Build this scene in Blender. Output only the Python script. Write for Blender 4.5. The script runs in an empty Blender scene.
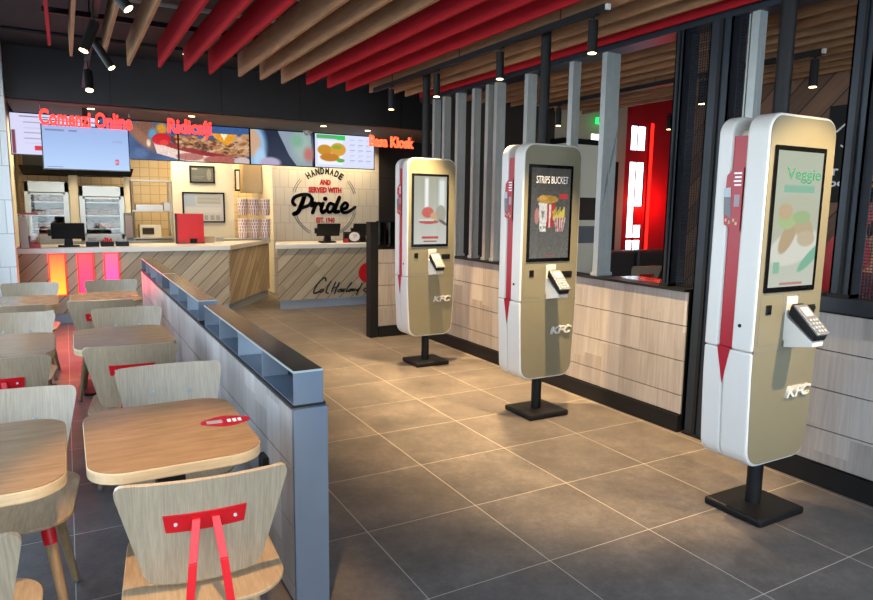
import bpy, bmesh, math, random
import numpy as np
from mathutils import Vector, Matrix
random.seed(7)
S = bpy.context.scene
COL = S.collection
PI = math.pi

# ------------------------------------------------------------------ mesh helpers
class MB:
    def __init__(s):
        s.bm = bmesh.new()
    def box(s, x0, x1, y0, y1, z0, z1):
        v = [s.bm.verts.new(p) for p in ((x0,y0,z0),(x1,y0,z0),(x1,y1,z0),(x0,y1,z0),(x0,y0,z1),(x1,y0,z1),(x1,y1,z1),(x0,y1,z1))]
        for f in ((0,3,2,1),(4,5,6,7),(0,1,5,4),(1,2,6,5),(2,3,7,6),(3,0,4,7)):
            s.bm.faces.new([v[i] for i in f])
        return s
    def prism(s, pts, plane, a, b):
        def m(p, t):
            if plane == 'xz': return (p[0], t, p[1])
            if plane == 'xy': return (p[0], p[1], t)
            return (t, p[0], p[1])
        A = [s.bm.verts.new(m(p, a)) for p in pts]; B = [s.bm.verts.new(m(p, b)) for p in pts]
        n = len(pts)
        s.bm.faces.new(A); s.bm.faces.new(B[::-1])
        for i in range(n):
            s.bm.faces.new((A[i], B[i], B[(i+1) % n], A[(i+1) % n]))
        return s
    def hexa(s, pts):
        v = [s.bm.verts.new(p) for p in pts]
        for f in ((0,3,2,1),(4,5,6,7),(0,1,5,4),(1,2,6,5),(2,3,7,6),(3,0,4,7)):
            s.bm.faces.new([v[i] for i in f])
        return s
    def cyl(s, p0, p1, r0, r1=None, n=16):
        r1 = r0 if r1 is None else r1
        p0 = Vector(p0); p1 = Vector(p1); d = (p1-p0).normalized()
        a = d.orthogonal().normalized(); b = d.cross(a)
        A = []; B = []
        for i in range(n):
            t = 2*PI*i/n; o = a*math.cos(t)+b*math.sin(t)
            A.append(s.bm.verts.new(p0+o*r0)); B.append(s.bm.verts.new(p1+o*r1))
        s.bm.faces.new(A[::-1]); s.bm.faces.new(B)
        for i in range(n):
            s.bm.faces.new((A[i], A[(i+1) % n], B[(i+1) % n], B[i]))
        return s
    def tube(s, pts, r, n=8):
        for a, b in zip(pts[:-1], pts[1:]): s.cyl(a, b, r, r, n)
        return s
    def lathe(s, prof, c, n=20):
        rings = []
        for r, z in prof:
            rings.append([s.bm.verts.new((c[0]+r*math.cos(2*PI*i/n), c[1]+r*math.sin(2*PI*i/n), c[2]+z)) for i in range(n)])
        for a, b in zip(rings[:-1], rings[1:]):
            for i in range(n):
                s.bm.faces.new((a[i], a[(i+1) % n], b[(i+1) % n], b[i]))
        s.bm.faces.new(rings[0][::-1]); s.bm.faces.new(rings[-1])
        return s
    def grid(s, f, nu, nv):
        g = [[s.bm.verts.new(f(i/nu, j/nv)) for i in range(nu+1)] for j in range(nv+1)]
        for j in range(nv):
            for i in range(nu):
                s.bm.faces.new((g[j][i], g[j][i+1], g[j+1][i+1], g[j+1][i]))
        return s
    def build(s, name, mat, parent=None, bevel=0, smooth=False, solid=0, label=None):
        bmesh.ops.recalc_face_normals(s.bm, faces=s.bm.faces)
        me = bpy.data.meshes.new(name); s.bm.to_mesh(me); s.bm.free()
        if smooth:
            me.polygons.foreach_set('use_smooth', [True]*len(me.polygons))
            me.set_sharp_from_angle(angle=math.radians(38))
        me.materials.append(mat)
        o = bpy.data.objects.new(name, me); COL.objects.link(o)
        if parent: o.parent = parent
        if solid:
            m = o.modifiers.new('Solidify', 'SOLIDIFY'); m.thickness = solid; m.offset = 0
        if bevel:
            m = o.modifiers.new('Bevel', 'BEVEL'); m.width = bevel; m.segments = 2; m.limit_method = 'ANGLE'; m.angle_limit = math.radians(40)
        if label: o['label'] = label
        return o

def tag(o, label, cat, group=None):
    o['label'] = label; o['category'] = cat
    if group: o['group'] = group
    return o
def thing(name, label, cat, loc=(0,0,0), rz=0, group=None):
    o = bpy.data.objects.new(name, None); COL.objects.link(o)
    o.empty_display_size = .1
    o.location = loc; o.rotation_euler = (0,0,rz)
    return tag(o, label, cat, group)
def struct(o):
    o['kind'] = 'structure'; return o
KIDS = {}
def dup(root, loc, rz, label, group=None):
    r = root.copy(); COL.objects.link(r); r.location = loc; r.rotation_euler = (0,0,rz); r['label'] = label
    if group: r['group'] = group
    def rec(src, dst):
        for ch in list(src.children):
            c = ch.copy(); COL.objects.link(c); c.parent = dst
            rec(ch, c)
    rec(root, r)
    return r
def rrect(x0, x1, z0, z1, r, n=6):
    p = []
    for cx, cz, a in ((x1-r,z1-r,0),(x0+r,z1-r,90),(x0+r,z0+r,180),(x1-r,z0+r,270)):
        for i in range(n+1):
            t = math.radians(a+90*i/n); p.append((cx+r*math.cos(t), cz+r*math.sin(t)))
    return p

# ------------------------------------------------------------------ materials
def lin(c):
    if isinstance(c, str):
        c = tuple(int(c[i:i+2], 16)/255 for i in (0,2,4))
    return tuple(x/12.92 if x <= .04045 else ((x+.055)/1.055)**2.4 for x in c)
class G:
    def __init__(s, name):
        s.m = bpy.data.materials.new(name); s.m.use_nodes = True
        s.t = s.m.node_tree; s.n = s.t.nodes
        s.b = s.n['Principled BSDF']; s.out = s.n['Material Output']
    def node(s, typ, **kw):
        n = s.n.new(typ)
        for k, v in kw.items(): setattr(n, k, v)
        return n
    def link(s, a, b): s.t.links.new(a, b)
    def setin(s, sock, v):
        if hasattr(v, 'is_output'): s.link(v, sock)
        else: sock.default_value = v
    def math(s, op, a, b=0.0, c=0.0):
        n = s.node('ShaderNodeMath', operation=op)
        s.setin(n.inputs[0], a); s.setin(n.inputs[1], b); s.setin(n.inputs[2], c)
        return n.outputs[0]
    def obj(s): return s.node('ShaderNodeTexCoord').outputs['Object']
    def xyz(s, v):
        n = s.node('ShaderNodeSeparateXYZ'); s.link(v, n.inputs[0]); return n.outputs
    def comb(s, x, y, z):
        n = s.node('ShaderNodeCombineXYZ'); s.setin(n.inputs[0], x); s.setin(n.inputs[1], y); s.setin(n.inputs[2], z); return n.outputs[0]
    def scale(s, v, sc, off=(0,0,0)):
        n = s.node('ShaderNodeMapping'); s.link(v, n.inputs[0]); n.inputs['Scale'].default_value = sc; n.inputs['Location'].default_value = off; return n.outputs[0]
    def noise(s, v, sc=5, det=4, rough=.55):
        n = s.node('ShaderNodeTexNoise'); s.link(v, n.inputs['Vector']); n.inputs['Scale'].default_value = sc; n.inputs['Detail'].default_value = det; n.inputs['Roughness'].default_value = rough
        return n.outputs['Fac']
    def white(s, v):
        n = s.node('ShaderNodeTexWhiteNoise', noise_dimensions='1D'); s.setin(n.inputs['W'], v); return n.outputs['Value']
    def ramp(s, f, stops):
        n = s.node('ShaderNodeValToRGB'); s.link(f, n.inputs[0]); e = n.color_ramp.elements
        while len(e) < len(stops): e.new(.5)
        for el, (p, c) in zip(e, stops):
            el.position = p; el.color = (*lin(c), 1)
        return n.outputs[0]
    def mix(s, f, a, b, mode='MIX'):
        n = s.node('ShaderNodeMix', data_type='RGBA', blend_type=mode)
        s.setin(n.inputs[0], f)
        for i, v in ((6, a), (7, b)):
            s.setin(n.inputs[i], v if hasattr(v, 'is_output') else (*lin(v), 1))
        return n.outputs[2]
    def bump(s, h, st=.2, dist=.01):
        n = s.node('ShaderNodeBump'); s.link(h, n.inputs['Height']); n.inputs['Strength'].default_value = st; n.inputs['Distance'].default_value = dist
        s.link(n.outputs[0], s.b.inputs['Normal'])
    def fin(s, col, rough=.5, metal=0, spec=.5):
        s.setin(s.b.inputs['Base Color'], col if hasattr(col, 'is_output') else (*lin(col), 1))
        s.setin(s.b.inputs['Roughness'], rough); s.b.inputs['Metallic'].default_value = metal
        s.b.inputs['Specular IOR Level'].default_value = spec
        return s.m
def M(name, c, rough=.5, metal=0, var=.06, spec=.5, sc=9):
    g = G(name); f = g.noise(g.obj(), sc, 3)
    c = lin(c) if isinstance(c, str) else lin(c)
    hi = tuple(min(1, x*(1+var)+.002) for x in c); lo = tuple(x*(1-var) for x in c)
    n = g.node('ShaderNodeMix', data_type='RGBA'); g.link(f, n.inputs[0]); n.inputs[6].default_value = (*lo,1); n.inputs[7].default_value = (*hi,1)
    return g.fin(n.outputs[2], rough, metal, spec)
def EM(name, c, st):
    g = G(name); f = g.noise(g.obj(), 3, 1)
    r = g.math('MULTIPLY_ADD', f, .1*st, .95*st)
    g.fin('202020', .4); g.b.inputs['Emission Color'].default_value = (*lin(c),1); g.link(r, g.b.inputs['Emission Strength'])
    return g.m
def wood(name, c1, c2, scale=(30,30,2.2), rough=.45, sc=1.0, spec=.5):
    g = G(name); v = g.scale(g.obj(), scale)
    a = g.noise(v, sc*2, 6, .65); b = g.noise(g.scale(g.obj(), tuple(x*.12 for x in scale)), sc*3, 3)
    f = g.math('ADD', g.math('MULTIPLY', a, .8), g.math('MULTIPLY', b, .2))
    col = g.ramp(f, [(.32, c1), (.68, c2)])
    return g.fin(col, rough, 0, spec)
def planks(name, tones, along, across, width, gap=.012, groove='3a332c', rough=.5, grain=2.0, grainx=40, length=None, woff=0.0):
    g = G(name); p = g.xyz(g.obj())
    def dot(d):
        r = g.math('MULTIPLY', p[0], d[0]); r = g.math('MULTIPLY_ADD', p[1], d[1], r); return g.math('MULTIPLY_ADD', p[2], d[2], r)
    u = g.math('DIVIDE', g.math('ADD', dot(across), woff), width); l = dot(along)
    fl = g.math('FLOOR', u); fr = g.math('FRACT', u)
    edge = g.math('LESS_THAN', g.math('MINIMUM', fr, g.math('SUBTRACT', 1.0, fr)), gap/width/2)
    seed = fl
    if length:
        l2 = g.math('ADD', g.math('DIVIDE', l, length), g.math('MULTIPLY', g.white(fl), 3.0))
        seed = g.math('ADD', g.math('MULTIPLY', g.math('FLOOR', l2), 17.3), fl)
    rnd = g.white(seed)
    gv = g.comb(g.math('MULTIPLY', u, width*grainx), g.math('MULTIPLY', l, grain), g.math('MULTIPLY', rnd, 30.0))
    n1 = g.noise(gv, 1.0, 6, .62)
    n2 = g.noise(g.scale(gv, (.15,.3,1)), 1.3, 3)
    f = g.math('ADD', g.math('MULTIPLY', n1, .5), g.math('MULTIPLY', n2, .25)); f = g.math('MULTIPLY_ADD', rnd, .3, f)
    col = g.ramp(f, [(.28, tones[0]), (.52, tones[1]), (.8, tones[2])])
    col = g.mix(edge, col, groove)
    return g.fin(col, rough)
def brick(name, c1, c2, mortar, w, h, axes='xz', gap=.006, rough=.35, stagger=.5):
    g = G(name); p = g.xyz(g.obj()); i = 'xyz'.index(axes[0]); j = 'xyz'.index(axes[1])
    n = g.node('ShaderNodeTexBrick'); n.offset = stagger; n.squash = 1
    g.link(g.comb(p[i], p[j], 0.0), n.inputs['Vector'])
    n.inputs['Color1'].default_value = (*lin(c1),1); n.inputs['Color2'].default_value = (*lin(c2),1); n.inputs['Mortar'].default_value = (*lin(mortar),1)
    n.inputs['Scale'].default_value = 1; n.inputs['Mortar Size'].default_value = gap; n.inputs['Brick Width'].default_value = w; n.inputs['Row Height'].default_value = h; n.inputs['Mortar Smooth'].default_value = .1
    return g.fin(n.outputs['Color'], rough)
def glassy(name, tint, alpha, rough=.03):
    g = G(name)
    tr = g.node('ShaderNodeBsdfTransparent'); tr.inputs[0].default_value = (*lin(tint),1)
    gl = g.node('ShaderNodeBsdfGlossy'); gl.inputs['Roughness'].default_value = rough
    lw = g.node('ShaderNodeLayerWeight'); lw.inputs[0].default_value = .5
    f = g.math('MULTIPLY_ADD', g.noise(g.obj(), 2, 1), .02, g.math('MULTIPLY_ADD', g.math('POWER', lw.outputs['Facing'], 5.0), .6, alpha+.03))
    mx = g.node('ShaderNodeMixShader'); g.link(f, mx.inputs[0]); g.link(tr.outputs[0], mx.inputs[1]); g.link(gl.outputs[0], mx.inputs[2])
    g.link(mx.outputs[0], g.out.inputs[0]); return g.m
def picmat(name, st, rough=.15, base=0.0):
    g = G(name); a = g.node('ShaderNodeAttribute', attribute_name='Col')
    if base:
        g.link(a.outputs['Color'], g.b.inputs['Base Color'])
    else:
        g.b.inputs['Base Color'].default_value = (.01,.01,.01,1)
    g.b.inputs['Roughness'].default_value = rough
    if st:
        g.link(a.outputs['Color'], g.b.inputs['Emission Color']); g.b.inputs['Emission Strength'].default_value = st
    return g.m

def floor_mat():
    g = G('floor_tiles'); p = g.xyz(g.obj())
    def e(c):
        f = g.math('FRACT', g.math('ADD', g.math('DIVIDE', c, .6), 100.0)); return g.math('MINIMUM', f, g.math('SUBTRACT', 1.0, f))
    gr = g.math('LESS_THAN', g.math('MINIMUM', e(p[0]), e(p[1])), .0026)
    idx = g.math('MULTIPLY_ADD', g.math('FLOOR', g.math('DIVIDE', p[0], .6)), 13.7, g.math('FLOOR', g.math('DIVIDE', p[1], .6)))
    r = g.white(idx)
    v = g.comb(g.math('MULTIPLY_ADD', r, 9.0, p[0]), g.math('MULTIPLY_ADD', r, 5.0, p[1]), r)
    n1 = g.noise(v, 3.2, 7, .62); n2 = g.noise(v, 22, 4, .7)
    n3 = g.noise(v, 70, 3, .6)
    f = g.math('ADD', g.math('MULTIPLY_ADD', n2, .34, g.math('MULTIPLY', n1, .52)), g.math('MULTIPLY', n3, .14))
    col = g.ramp(f, [(.34, '504a46'), (.5, '665e58'), (.66, '7e746b')])
    col = g.mix(gr, col, 'cfc4b0')
    g.bump(n2, .06, .004)
    return g.fin(col, g.math('MULTIPLY_ADD', n2, .2, .34), 0, .4)

MT = {}
MT['floor'] = floor_mat()
MT['black'] = M('matte_black_steel', '131314', .5, 0, .06, .25)
MT['blackp'] = M('black_powder_coat', '111112', .5, 0, .06, .25)
MT['dark'] = M('dark_grey_paint', '2b2a2c', .6)
MT['navy'] = M('dark_blue_grey_steel', '232a33', .4, .3)
MT['slate'] = M('slate_blue_steel', '66717f', .4, .4)
MT['topst'] = M('dark_polished_steel', '3c3a3a', .22, .8)
MT['plate'] = M('pale_blue_steel', '8b97a4', .35, .4)
MT['steel'] = M('galvanised_steel', 'a9b0ae', .38, .35, .12, sc=14)
MT['stainless'] = M('stainless_steel', 'b9b8b0', .3, .8, .1)
MT['white'] = M('white_lacquer', 'cfccc6', .35, 0, .02)
MT['cream'] = M('cream_panel', 'e3dcc4', .5, 0, .03)
MT['champ'] = M('champagne_metal_paint', '868069', .36, .25, .04)
MT['red'] = M('red_paint', 'b4161f', .4)
MT['redm'] = M('red_powder_coat', 'c8101a', .35)
MT['kred'] = M('deep_red_acrylic', 'a01224', .35)
MT['ceil'] = M('black_ceiling', '110f0f', .8)
MT['bulk'] = M('charcoal_board', '2a2728', .6)
MT['soff'] = M('taupe_soffit', '5a5049', .7)
MT['fin_red'] = M('red_felt_baffle', 'a8141c', .75, 0, .08, .2)
MT['fin_wood'] = wood('oak_baffle', '80583a', 'ac7c50', (18,2,18), .6)
MT['oak'] = wood('grey_oak_laminate', '93816a', 'b6a489', (120,5,5), .30)
MT['oakseat'] = wood('honey_oak_seat', '95795a', 'b99c76', (60,5,60), .36)
MT['oakleg'] = wood('oak_leg', '8a6f4e', 'b18f66', (30,30,3), .5)
MT['table'] = wood('oak_table_top', '8b6c4b', 'a88560', (4,30,9), .24)
MT['tedge'] = wood('pale_oak_edge', 'b59a74', 'd2ba92', (4,4,40), .5)
MT['clad'] = planks('pale_wood_cladding', ('7d7671','9c948e','b5ada8'), (0,0,1), (0,1,0), .19, .0, 'b0a59b', .45, 3.0, 60, .55)
MT['clady'] = planks('pale_wood_cladding_return', ('7d7671','9c948e','b5ada8'), (0,0,1), (1,0,0), .19, .0, 'b0a59b', .45, 3.0, 60, .55)
q = math.sqrt(.5)
MT['plk'] = planks('diagonal_oak_planks', ('917f68','ac9a80','c2b297'), (q,0,q), (q,0,-q), .135, .009, '4a4036', .5, 2.5, 45, 1.2)
q2 = .7071/1.77
MT['plk_end'] = planks('diagonal_oak_planks_end', ('917f68','ac9a80','c2b297'), (.38,.6,.7), (.38,.6,-.7), .135, .009, '4a4036', .5, 2.5, 45, 1.2)
MT['walnut'] = planks('diagonal_brown_planks', ('563c2b','71503a','8a6346'), (0,-q,q), (0,q,q), .19, .012, '231a15', .5, 2.5, 45)
MT['tile'] = brick('white_stacked_tile', 'd9d5c9', 'e0dcd1', 'bdb7aa', .15, .30, 'xz', .004)
MT['tileK'] = brick('cream_kitchen_tile', 'e0cda4', 'e6d5b0', 'c0aa80', .15, .15, 'xz', .006, .4, 0)
MT['tilep'] = brick('pillar_tile', 'e6e4de', 'ecebe6', 'bebab2', .19, .38, 'xz', .005)
MT['slab'] = M('white_counter_slab', 'dfdcd6', .3, 0, .02)
MT['plinth'] = M('brushed_plinth', 'a9b4c2', .4, .5)
MT['glass'] = glassy('clear_glass', 'f4f7f7', .02)
MT['dglass'] = glassy('smoked_glass', '30333a', .05)
MT['gscreen'] = M('black_gloss_bezel', '050506', .12, 0, .02)
MT['rubber'] = M('grey_plastic', '6d7075', .45)
MT['lgrey'] = M('pale_grey_plastic', 'aab0b5', .4)
MT['neon'] = EM('red_neon', 'ff2a22', 3.2)
MT['orange'] = EM('orange_neon', 'ff5030', 2.6)
MT['lens'] = EM('warm_lamp_lens', 'ffdf9a', 9)
MT['ledr'] = EM('red_led_edge', 'ff1a12', 2.6)
MT['exit'] = EM('green_exit', '20d060', 2.0)
MT['ink'] = M('black_print', '16181a', .5)
MT['inkg'] = M('dark_green_grey_print', '383c38', .5)
MT['inkr'] = M('red_print', 'b82a2c', .5)
MT['inkw'] = M('white_print', 'eeeeee', .5)
MT['inkl'] = M('grey_print', '9a8f94', .5)
MT['brown'] = M('brown_wall_paint', '382c26', .7)
MT['beige'] = M('beige_wall_paint', 'b7a68c', .7)
MT['sofa'] = M('charcoal_leather', '35322f', .5)
MT['outside'] = M('pale_paving', 'b5b7b8', .8)
MT['maroon'] = M('maroon_cloth', '5a1420', .85)
MT['denim'] = M('blue_denim', '3d4f68', .85)
MT['skin'] = M('skin', 'c08a6c', .55)
MT['hair'] = M('dark_hair', '1d1512', .6)
MT['chrome'] = M('chrome', 'd8dadc', .15, 1.0)
MT['pic'] = picmat('screen_picture', .85, .25)
MT['pick'] = picmat('kiosk_screen_picture', .75, .06)
MT['print'] = picmat('printed_picture', 0, .5, 1)
MT['food'] = M('fried_food', 'b0703a', .7, 0, .3, sc=60)
MT['buck'] = None

# ------------------------------------------------------------------ text, pictures, strokes
def text(name, s, mat, parent, box, y, shear=0, bold=0.0, ext=.004, facing='-y', label=None, keep=False, rot=0):
    x0, x1, z0, z1 = box
    cu = bpy.data.curves.new('t', 'FONT'); cu.body = s; cu.shear = shear; cu.offset = bold; cu.extrude = .01; cu.resolution_u = 3
    o = bpy.data.objects.new('t', cu); COL.objects.link(o)
    dg = bpy.context.evaluated_depsgraph_get(); dg.update()
    me = bpy.data.meshes.new_from_object(o.evaluated_get(dg)); COL.objects.unlink(o); bpy.data.objects.remove(o)
    n = len(me.vertices); co = np.zeros(n*3); me.vertices.foreach_get('co', co); co = co.reshape(-1,3)
    mn = co.min(0); mx = co.max(0)
    u = (co[:,0]-mn[0])/(mx[0]-mn[0]); v = (co[:,1]-mn[1])/(mx[1]-mn[1]); w = (co[:,2]-mn[2])/(mx[2]-mn[2]+1e-9)
    X = x0+u*(x1-x0); Z = z0+v*(z1-z0); D = w*ext
    if rot:
        cx, cz = (x0+x1)/2, (z0+z1)/2; c, sn = math.cos(rot), math.sin(rot)
        X, Z = cx+(X-cx)*c-(Z-cz)*sn, cz+(X-cx)*sn+(Z-cz)*c
    if facing == '-y': P = np.stack([X, y-D, Z], 1)
    elif facing == '-x': P = np.stack([y-D, -X, Z], 1)
    else: P = np.stack([X, Z, y+D], 1)
    me.vertices.foreach_set('co', P.ravel()); me.update()
    me.name = name; me.materials.clear(); me.materials.append(mat)
    ob = bpy.data.objects.new(name, me); COL.objects.link(ob)
    if parent: ob.parent = parent
    if label: ob['label'] = label
    return ob
class Paint:
    def __init__(s, w, h, bg):
        s.w, s.h = w, h
        s.u, s.v = np.meshgrid(np.linspace(0,1,w), np.linspace(0,1,h))    # v: 0 bottom, 1 top
        s.a = np.zeros((h,w,3)); s.a[:] = s.c(bg)
    @staticmethod
    def c(h): return np.array([int(h[i:i+2],16)/255 for i in (0,2,4)])
    def put(s, m, col): s.a = s.a*(1-m[...,None])+s.c(col)*m[...,None]; return s
    def ell(s, cx, cy, rx, ry, col, rot=0, soft=.15, asp=1.0):
        x = s.u-cx; y = (s.v-cy)*asp; c, n = math.cos(rot), math.sin(rot)
        d = np.sqrt(((x*c+y*n)/rx)**2+((-x*n+y*c)/(ry*asp))**2)
        return s.put(np.clip((1-d)/soft+.5, 0, 1), col)
    def rect(s, x0, x1, y0, y1, col, soft=.004):
        m = np.clip((s.u-x0)/soft,0,1)*np.clip((x1-s.u)/soft,0,1)*np.clip((s.v-y0)/soft,0,1)*np.clip((y1-s.v)/soft,0,1)
        return s.put(m, col)
    def poly(s, pts, col):
        inside = np.zeros(s.u.shape, bool); n = len(pts)
        for i in range(n):
            x1, y1 = pts[i]; x2, y2 = pts[(i+1) % n]
            if y1 == y2: continue
            cond = ((y1 > s.v) != (y2 > s.v)) & (s.u < (x2-x1)*(s.v-y1)/(y2-y1)+x1)
            inside ^= cond
        return s.put(inside.astype(float), col)
    def grain(s, amt, seed=1):
        r = np.random.default_rng(abs(seed)); n = r.normal(0, amt, (s.h//2+1, s.w//2+1)); n = np.kron(n, np.ones((2,2)))[:s.h,:s.w]
        s.a = np.clip(s.a*(1+n[...,None]), 0, 1); return s
    def grad(s, top, bot):
        s.a = s.c(bot)*(1-s.v[...,None])+s.c(top)*s.v[...,None]; return s
def picture(name, p, mat, parent, x0, x1, y, z0, z1, facing='-y', label=None):
    H, W = p.h, p.w
    X = x0+p.u*(x1-x0); Z = z0+p.v*(z1-z0)
    if facing == '-y': V = np.stack([X, np.full_like(X, y), Z], -1)
    elif facing == '-x': V = np.stack([np.full_like(X, y), -X, Z], -1)
    else: V = np.stack([X, Z, np.full_like(X, y)], -1)
    idx = np.arange(H*W).reshape(H,W)
    F = np.stack([idx[:-1,:-1], idx[:-1,1:], idx[1:,1:], idx[1:,:-1]], -1).reshape(-1,4)
    me = bpy.data.meshes.new(name); me.from_pydata(V.reshape(-1,3).tolist(), [], F.tolist())
    at = me.color_attributes.new('Col', 'FLOAT_COLOR', 'POINT')
    a = np.clip(p.a,0,1); l = np.where(a <= .04045, a/12.92, ((a+.055)/1.055)**2.4)
    at.data.foreach_set('color', np.concatenate([l, np.ones((H,W,1))], -1).astype(np.float32).ravel())
    me.materials.append(mat)
    o = bpy.data.objects.new(name, me); COL.objects.link(o)
    if parent: o.parent = parent
    if label: o['label'] = label
    return o
def strokes(name, lines, mat, parent, y, ext=.004):
    """lines: list of ([(x,z)...], width); smoothed brush strokes standing on a wall facing -y"""
    mb = MB()
    for k, (pts, wd) in enumerate(lines):
        P = [Vector((p[0], p[1])) for p in pts]
        out = []
        if len(P) > 2:
            Q = [P[0]*2-P[1]]+P+[P[-1]*2-P[-2]]
            for i in range(1, len(Q)-2):
                for t in range(5):
                    t /= 5; a, b, c, d = Q[i-1:i+3]
                    out.append(.5*((2*b)+(c-a)*t+(2*a-5*b+4*c-d)*t*t+(3*b-a-3*c+d)*t**3))
            out.append(P[-1])
        else: out = P
        yy = y-.0003*k
        for a, b in zip(out[:-1], out[1:]):
            d = b-a
            if d.length < 1e-6: continue
            n = Vector((-d.y, d.x)).normalized()*wd/2
            mb.prism([tuple(a+n), tuple(b+n), tuple(b-n), tuple(a-n)], 'xz', yy, yy-ext)
        for a in out:
            mb.prism([(a.x+wd/2*math.cos(i*PI/4), a.y+wd/2*math.sin(i*PI/4)) for i in range(8)], 'xz', yy-.0001, yy-ext-.0001)
    return mb.build(name, mat, parent)

# ------------------------------------------------------------------ camera
CAM = Vector((-.551863, -1.476456, 1.518087)); FPX = 657.239
yaw, pit, rol = .512306, .14186383, .01412132
fw = Vector((math.sin(yaw)*math.cos(pit), math.cos(yaw)*math.cos(pit), -math.sin(pit)))
r0 = Vector((math.cos(yaw), -math.sin(yaw), 0)); u0 = r0.cross(fw)
rr = math.cos(rol)*r0+math.sin(rol)*u0; uu = -math.sin(rol)*r0+math.cos(rol)*u0
cd = bpy.data.cameras.new('camera'); cam = bpy.data.objects.new('camera', cd); COL.objects.link(cam)
cam.matrix_world = Matrix(((rr.x,uu.x,-fw.x,CAM.x),(rr.y,uu.y,-fw.y,CAM.y),(rr.z,uu.z,-fw.z,CAM.z),(0,0,0,1)))
cd.sensor_width = 36; cd.sensor_fit = 'HORIZONTAL'; cd.lens = FPX/873*36; cd.clip_start = .05
S.camera = cam

# ------------------------------------------------------------------ room shell
ZC = 3.0; YB = -2.6; XL = -1.45; XR = 8.2; YE = 11.4
m = MB(); m.box(XL-.1, 5.8, YB-.1, YE+.1, -.1, 0); m.box(5.8, XR+.1, YB-.1, 5.63, -.1, 0)
struct(m.build('floor', MT['floor']))
XW = 5.7
cm = MB(); cm.box(XL-.1, XW, YB-.1, YE+.1, ZC+.25, ZC+.35); cm.box(XW, XR+.1, YB-.1, 5.63, ZC+.25, ZC+.35)
struct(cm.build('ceiling', MT['ceil']))
struct(MB().box(XW, XW+.1, 5.63, YE, 0, ZC+.35).build('wall_back_right', MT['dark']))
struct(MB().box(XL, XW, YE, YE+.1, 0, ZC+.35).build('wall_outer_back', MT['dark']))
wl_ = MB(); wl_.box(XL-.1, XL, YB, 7.45, 2.75, ZC+.25); wl_.box(XL-.1, XL, YB, 7.45, 0, .45); wl_.box(XL-.1, XL, 7.3, 7.45, .45, 2.75)
struct(wl_.build('wall_left', MT['dark']))
m = MB()
for y in (-2.57, -.7, 1.15, 3.0, 4.8, 6.2, 7.27): m.box(XL-.08, XL-.02, y-.03, y+.03, .45, 2.75)
w5 = struct(m.build('window_5', MT['blackp']))
MB().box(XL-.055, XL-.045, YB, 7.3, .45, 2.75).build('pane', MT['glass'], w5)
struct(MB().box(-9, 20, YB-12, 24, -.2, -.11).build('floor_outside', MT['outside']))
# tiled pier left of the counter
struct(MB().box(XL, -1.075, 7.45, 7.65, 0, ZC+.25).build('wall_pier', MT['tilep']))
struct(MB().box(XL, -1.16, 7.65, YE, 0, ZC+.25).build('wall_kitchen_left', MT['cream']))
# bulkhead and soffit above the counter
struct(MB().box(-1.16, XW, 7.6, 7.72, 2.67, ZC+.25).build('wall_bulkhead', MT['bulk']))
struct(MB().box(-1.075, XW, 7.62, YE, 2.67, 2.75).build('ceiling_soffit', MT['soff']))
for i, x in enumerate((.0, 1.3, 2.35, 3.9)):
    struct(MB().box(x, x+.006, 7.596, 7.6, 2.67, ZC+.25).build('trim_%d' % (i+1), MT['blackp']))
struct(MB().box(-1.16, 2.5, 11.0, 11.1, 0, 2.67).build('wall_kitchen_back', MT['tileK']))
tw = struct(MB().box(2.5, 4.44, 9.6, 9.75, 0, 2.67).build('wall_lettered', MT['tile']))
struct(MB().box(2.5, 2.62, 9.75, 11.0, 0, 2.67).build('wall_kitchen_right', MT['cream']))
struct(MB().box(4.44, XW, 9.58, 9.75, 0, 2.67).build('wall_back', MT['bulk']))
for i, x in enumerate((4.9, 5.5)):
    struct(MB().box(x, x+.01, 9.574, 9.58, 0, 2.67).build('trim_%d' % (i+5), MT['blackp']))
struct(MB().box(4.44, XW, 9.574, 9.58, 2.0, 2.01).build('trim_7', MT['blackp']))
struct(MB().box(.965, 1.93, 9.92, 10.02, 0, 2.67).build('wall_kitchen_front', MT['cream']))
# second dining room
struct(MB().box(5.5, 5.62, YB, 3.9, 0, ZC+.25).build('wall_right_far', MT['walnut']))
we = MB()
we.box(3.6, 5.2, 5.6, 5.63, 0, ZC+.25)
we.build('wall_end_brown', MT['brown'])['kind'] = 'structure'
be = MB()
be.box(5.2, 5.84, 5.6, 5.63, 2.18, ZC+.25); be.box(5.2, 5.76, 5.6, 5.63, 0, 2.18); be.box(6.05, 6.5, 5.6, 5.63, 0, ZC+.25); be.box(5.84, 6.05, 5.6, 5.63, 2.54, ZC+.25)
struct(be.build('wall_end_beige', MT['beige']))
rd = MB()
rd.box(6.5, 6.6, 5.6, 5.63, 0, ZC+.25); rd.box(6.6, 6.9, 5.6, 5.63, 2.70, ZC+.25); rd.box(6.6, 6.9, 5.6, 5.63, 2.19, 2.36); rd.box(6.6, 6.9, 5.6, 5.63, 0, .9)
rd.box(6.9, XR, 5.6, 5.63, 0, ZC+.25)
struct(rd.build('wall_end_red', MT['red']))
struct(MB().box(XR, XR+.1, YB, 5.63, 0, ZC+.25).build('wall_far_right', MT['dark']))
w1 = struct(MB().box(6.6, 6.9, 5.612, 5.618, 2.36, 2.70).build('window_1', MT['glass']))
w2 = struct(MB().box(6.6, 6.9, 5.612, 5.618, .9, 2.19).build('window_2', MT['glass']))
MB().box(6.72, 6.735, 5.60, 5.612, 2.36, 2.70).build('glazing_bar', MT['lgrey'], w1)
m = MB(); m.box(6.72, 6.735, 5.60, 5.612, .9, 2.19); m.box(6.6, 6.9, 5.60, 5.612, 1.06, 1.10); m.build('glazing_bar', MT['redm'], w2)
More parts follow.
